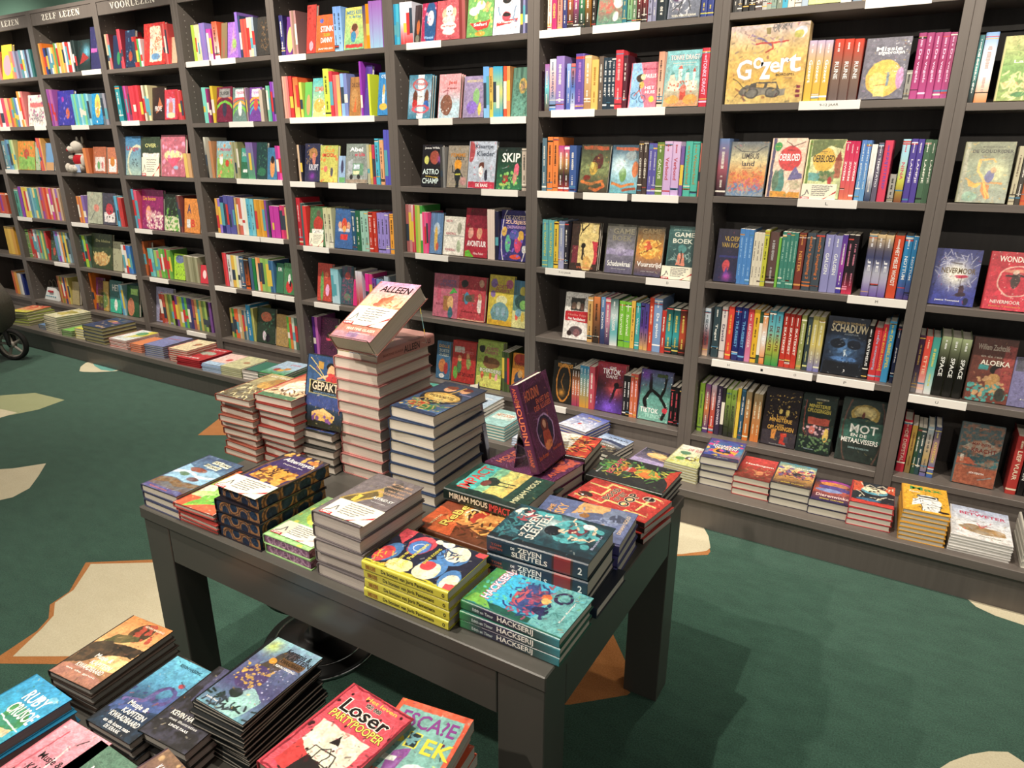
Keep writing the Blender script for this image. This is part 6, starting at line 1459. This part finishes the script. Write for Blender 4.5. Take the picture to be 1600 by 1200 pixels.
m = MB(); m.bbox(-.0008, -T_, -.0003, W_+.0008, -.03, H+.0008, 'd8b878', 0, .0008); cover_art(m, GZ, lambda A, B, lf: np.stack([A, np.full(len(A), -T_-lf), B], 1), 0, 0, W_, H, .0019, 3); o = obj('lid', m.mesh('lid', [M_PRINT]), g)

# ------------------------------------------------------------------ plush toy on the third shelf of the ZELF LEZEN bay
Z = ROWZ[1][2]; X0 = xat(113, -.01, Z); t = empty('plush_toy', mtx((X0, .075, Z+.001), (1.2, 0, 0), (0, 1, 0), (0, 0, 1.03)))
tag(t, 'white plush animal in a red vest sitting on the third shelf', 'plush toy')
WH = 'd6cec2'
m = MB(); m.blob((.0, .0, .085), (.052, .045, .07), WH); m.blob((-.045, -.03, .03), (.055, .03, .028), WH); m.blob((.03, -.045, .028), (.03, .05, .028), WH)
m.blob((-.085, -.05, .035), (.024, .022, .034), WH); m.blob((.01, -.085, .03), (.024, .024, .03), WH)
m.blob((-.06, -.02, .11), (.045, .02, .018), WH); m.blob((.055, -.015, .085), (.02, .022, .045), WH)
obj('body', m.mesh('body', [M_PLUSH]), t)
m = MB(); m.blob((-.004, -.004, .185), (.055, .05, .048), WH); m.blob((-.028, -.035, .17), (.038, .035, .028), WH)
hd = obj('head', m.mesh('head', [M_PLUSH]), t)
for s in (-1, 1):
    m = MB(); m.blob((.012+s*.03, .01, .236), (.011, .008, .026), 'a8a090' if s > 0 else WH); e_ = obj('ear', m.mesh('ear', [M_PLUSH]), t); e_.parent = hd
    m = MB(); m.blob((-.03+s*.014, -.056, .198), (.005, .004, .007), '1a1a1a'); e_ = obj('eye', m.mesh('eye', [M_PRINT]), t); e_.parent = hd
m = MB(); m.blob((-.04, -.062, .165), (.016, .008, .011), 'c8202c'); e_ = obj('mouth', m.mesh('mouth', [M_PLUSH]), t); e_.parent = hd
m = MB(); m.blob((.0, -.002, .092), (.0555, .049, .052), 'c8202c'); obj('vest', m.mesh('vest', [M_PLUSH]), t)
m = MB(); m.bbox(.035, -.075, .004, .085, -.07, .06, '9fb8e0', 0, .001); lb_ = obj('care_label', m.mesh('care_label', [M_CARD]), t); lb_['label'] = 'pale blue hang tag'

# small gift bag on the bottom shelf at the far left
Z = ROWZ[0][5]; X0 = xat(68.5, 0.06, Z); W_ = xat(90, .06, Z)-X0
t = empty('paper_gift_bag', mtx((X0, .07, Z), (1, 0, 0), (0, 1, 0), (0, 0, 1))); tag(t, 'small white paper bag with red lettering, bottom shelf at far left', 'gift bag')
m = MB(); V = [(0, 0, 0), (W_, 0, 0), (W_, .07, 0), (0, .07, 0), (W_*.2, .02, .11), (W_*.8, .02, .11), (W_*.8, .05, .11), (W_*.2, .05, .11)]
m.add(V, [[0, 1, 5, 4], [1, 2, 6, 5], [2, 3, 7, 6], [3, 0, 4, 7], [0, 3, 2, 1]], 'dce0e0'); m.box(W_*.35, -.001, .07, W_*.65, .012, .085, 'c83a44')
for i in range(5): m.box(W_*(.15+.15*i), -.001, .03, W_*(.22+.15*i), .006, .036, '58a0b8')
obj('bag_body', m.mesh('bag_body', [M_CARD]), t)
for y in (.02, .05):
    m = MB(); m.tube([(W_*.35, y, .11), (W_*.38, y, .16), (W_*.5, y, .18), (W_*.62, y, .16), (W_*.65, y, .11)], .0018, '8a8070'); obj('handle', m.mesh('handle', [M_CARD]), t)

# ------------------------------------------------------------------ round black stool tucked under the table
c = np.array([-0.66, -1.78, 0]); t = empty('round_stool', mtx(c, (1, 0, 0), (0, 1, 0), (0, 0, 1))); tag(t, 'round glossy black stool with chrome trim stored under the table', 'stool')
m = MB(); m.lathe([(0, .0), (.185, .0), (.19, .012), (.184, .022), (.06, .04), (.04, .05), (.035, .22)], '111', 0, 48); obj('base', m.mesh('base', [M_BLACK]), t)
m = MB(); m.lathe([(.1905, .004), (.194, .008), (.1905, .013)], '111', 0, 64); m.lathe([(.150, .0275), (.153, .032), (.148, .033)], '111', 0, 64); obj('trim_ring', m.mesh('trim_ring', [M_CHROME]), t)
m = MB(); m.lathe([(0, .22), (.15, .22), (.17, .235), (.175, .27), (.165, .3), (.13, .31), (0, .31)], '111', 0, 48); obj('seat', m.mesh('seat', [M_BLACK]), t)

# ------------------------------------------------------------------ stroller at the left edge
wc = atz(25, 562, 0); R = .125
t = empty('stroller', mtx((wc[0], wc[1], 0), (1, 0, 0), (0, 1, 0), (0, 0, 1))); tag(t, 'grey cloth stroller with black frame and large spoked front wheel', 'stroller')
def wheel(px_, py_, r, ang):
    wr = empty('wheel', None); wr.parent = t; wr.location = (px_, py_, r); wr.rotation_euler = (math.pi/2, 0, ang)
    m = MB(); m.lathe([(r*.8, -.018), (r*.93, -.022), (r, -.01), (r, .01), (r*.93, .022), (r*.8, .018), (r*.8, -.018)], '111', 0, 48); obj('tyre', m.mesh('tyre', [M_RUBBER]), wr)
    m = MB(); m.lathe([(r*.72, -.012), (r*.8, -.015), (r*.8, .015), (r*.72, .012), (r*.72, -.012)], '999', 0, 48)
    for k in range(5):
        a = k*2*math.pi/5+.4; q = a+.12; m.tube([(r*.16*math.cos(a), r*.16*math.sin(a), 0), (r*.75*math.cos(q), r*.75*math.sin(q), 0)], [r*.1, r*.075], '999', 0, 8)
    m.lathe([(0, -.02), (r*.2, -.02), (r*.2, .02), (0, .02)], '999', 0, 20); obj('rim', m.mesh('rim', [M_RIM]), wr)
    m = MB(); m.lathe([(0, .0205), (.013, .0205), (.015, .028), (0, .03)], 'ccc', 0, 16); m.lathe([(0, -.03), (.015, -.028), (.013, -.0205), (0, -.0205)], 'ccc', 0, 16); obj('hub_cap', m.mesh('hub_cap', [M_CHROME]), wr)
wheel(0, 0, R, .5); wheel(.36, -.62, R, .5); wheel(-.55, -.38, .14, .5); wheel(-.22, -.95, .14, .5)
for x_, y_ in ((0, 0), (.36, -.62)):
    m = MB()
    for s in (-1, 1):
        o_ = np.array([-math.sin(.5)*s*.03, math.cos(.5)*s*.03*1.0, 0]); m.tube([np.array([x_-.05, y_-.03, .3]), np.array([x_-.01, y_, .2])+o_, np.array([x_, y_, R])+o_], [.024, .02, .014], '111')
    obj('fork', m.mesh('fork', [M_BLACK]), t)
m = MB()
for x_, y_, x2, y2 in ((-.05, -.03, -.55, -.38), (.31, -.65, -.22, -.95)):
    m.tube([(x_, y_, .3), (x_-.12, y_-.07, .44), (x2-.1, y2-.06, .72), (x2-.28, y2-.16, 1.0)], .016, '111'); m.tube([(x_-.2, y_-.12, .5), (x2, y2, .14)], .014, '111')
m.tube([(-.05, -.03, .3), (.31, -.65, .3)], .015, '111'); m.tube([(-.83, -.54, 1.0), (-.5, -1.11, 1.0)], .018, '111'); obj('frame', m.mesh('frame', [M_BLACK]), t)
m = MB(); V = []; F = []
sec = [(.02, .24, .55, .0), (-.06, .30, .72, .02), (-.3, .34, .86, .04), (-.55, .4, .9, .04)]
u_ = np.array([math.cos(math.radians(30)), math.sin(math.radians(30)), 0]); v_ = np.array([math.sin(math.radians(30)), -math.cos(math.radians(30)), 0])
ns = 14
for s_, z0_, z1_, k_ in sec:
    for i in range(ns):
        a = 2*math.pi*i/ns; w_ = .30; cx = abs(math.cos(a))**.6*(1 if math.cos(a) > 0 else -1); sx = abs(math.sin(a))**.6*(1 if math.sin(a) > 0 else -1)
        V.append(u_*(s_-.02)+v_*(.30+w_*cx)+np.array([-.06, .10, 0])+np.array([0, 0, (z0_+z1_)/2+(z1_-z0_)/2*sx]))
for k in range(len(sec)-1):
    for i in range(ns): j = (i+1) % ns; F.append([k*ns+i, k*ns+j, (k+1)*ns+j, (k+1)*ns+i])
m.add(V, F+[list(range(ns))[::-1], list(range((len(sec)-1)*ns, len(sec)*ns))], '777', 0, True); obj('seat_basket', m.mesh('seat_basket', [M_CLOTH]), t)

# ------------------------------------------------------------------ write the books out: the 300 largest one by one, the rest as one mass
RECS.sort(key=lambda r: -r['wt'])
seen = {}
for r in RECS[:300]:
    g = r['geo']
    if g[1] is None:
        c, p = book_mesh(**g[0]); g[1], g[2] = c.mesh('cover', [M_PRINT]), p.mesh('pages', [M_PAGE]); g.append((c, p))
    o = empty('book', r['M']); tag(o, r['label'], 'book', r['group'])
    if r['group'] is None and 'group' in o: del o['group']
    obj('cover', g[1], o); obj('pages', g[2], o)
mass = MB(); cache = {}
for r in RECS[300:]:
    k = id(r['geo'])
    if k not in cache: cache[k] = r['geo'][3] if len(r['geo']) > 3 else book_mesh(**r['geo'][0])
    c, p = cache[k]; mass.merge(c, r['M'], 0); mass.merge(p, r['M'], 1)
M_PAGE2, _, _ = mat('paper_leaves_plain', 0.8, True, spec=0.2)
o = obj('shelved_books', mass.mesh('shelved_books', [M_PRINT, M_PAGE2])); tag(o, 'mass of smaller colourful books filling the shelves and ledge', 'book', 'remaining books on shelves', 'stuff')
print('books', len(RECS), 'threshold', RECS[300]['wt'], 'mass verts', mass.n)
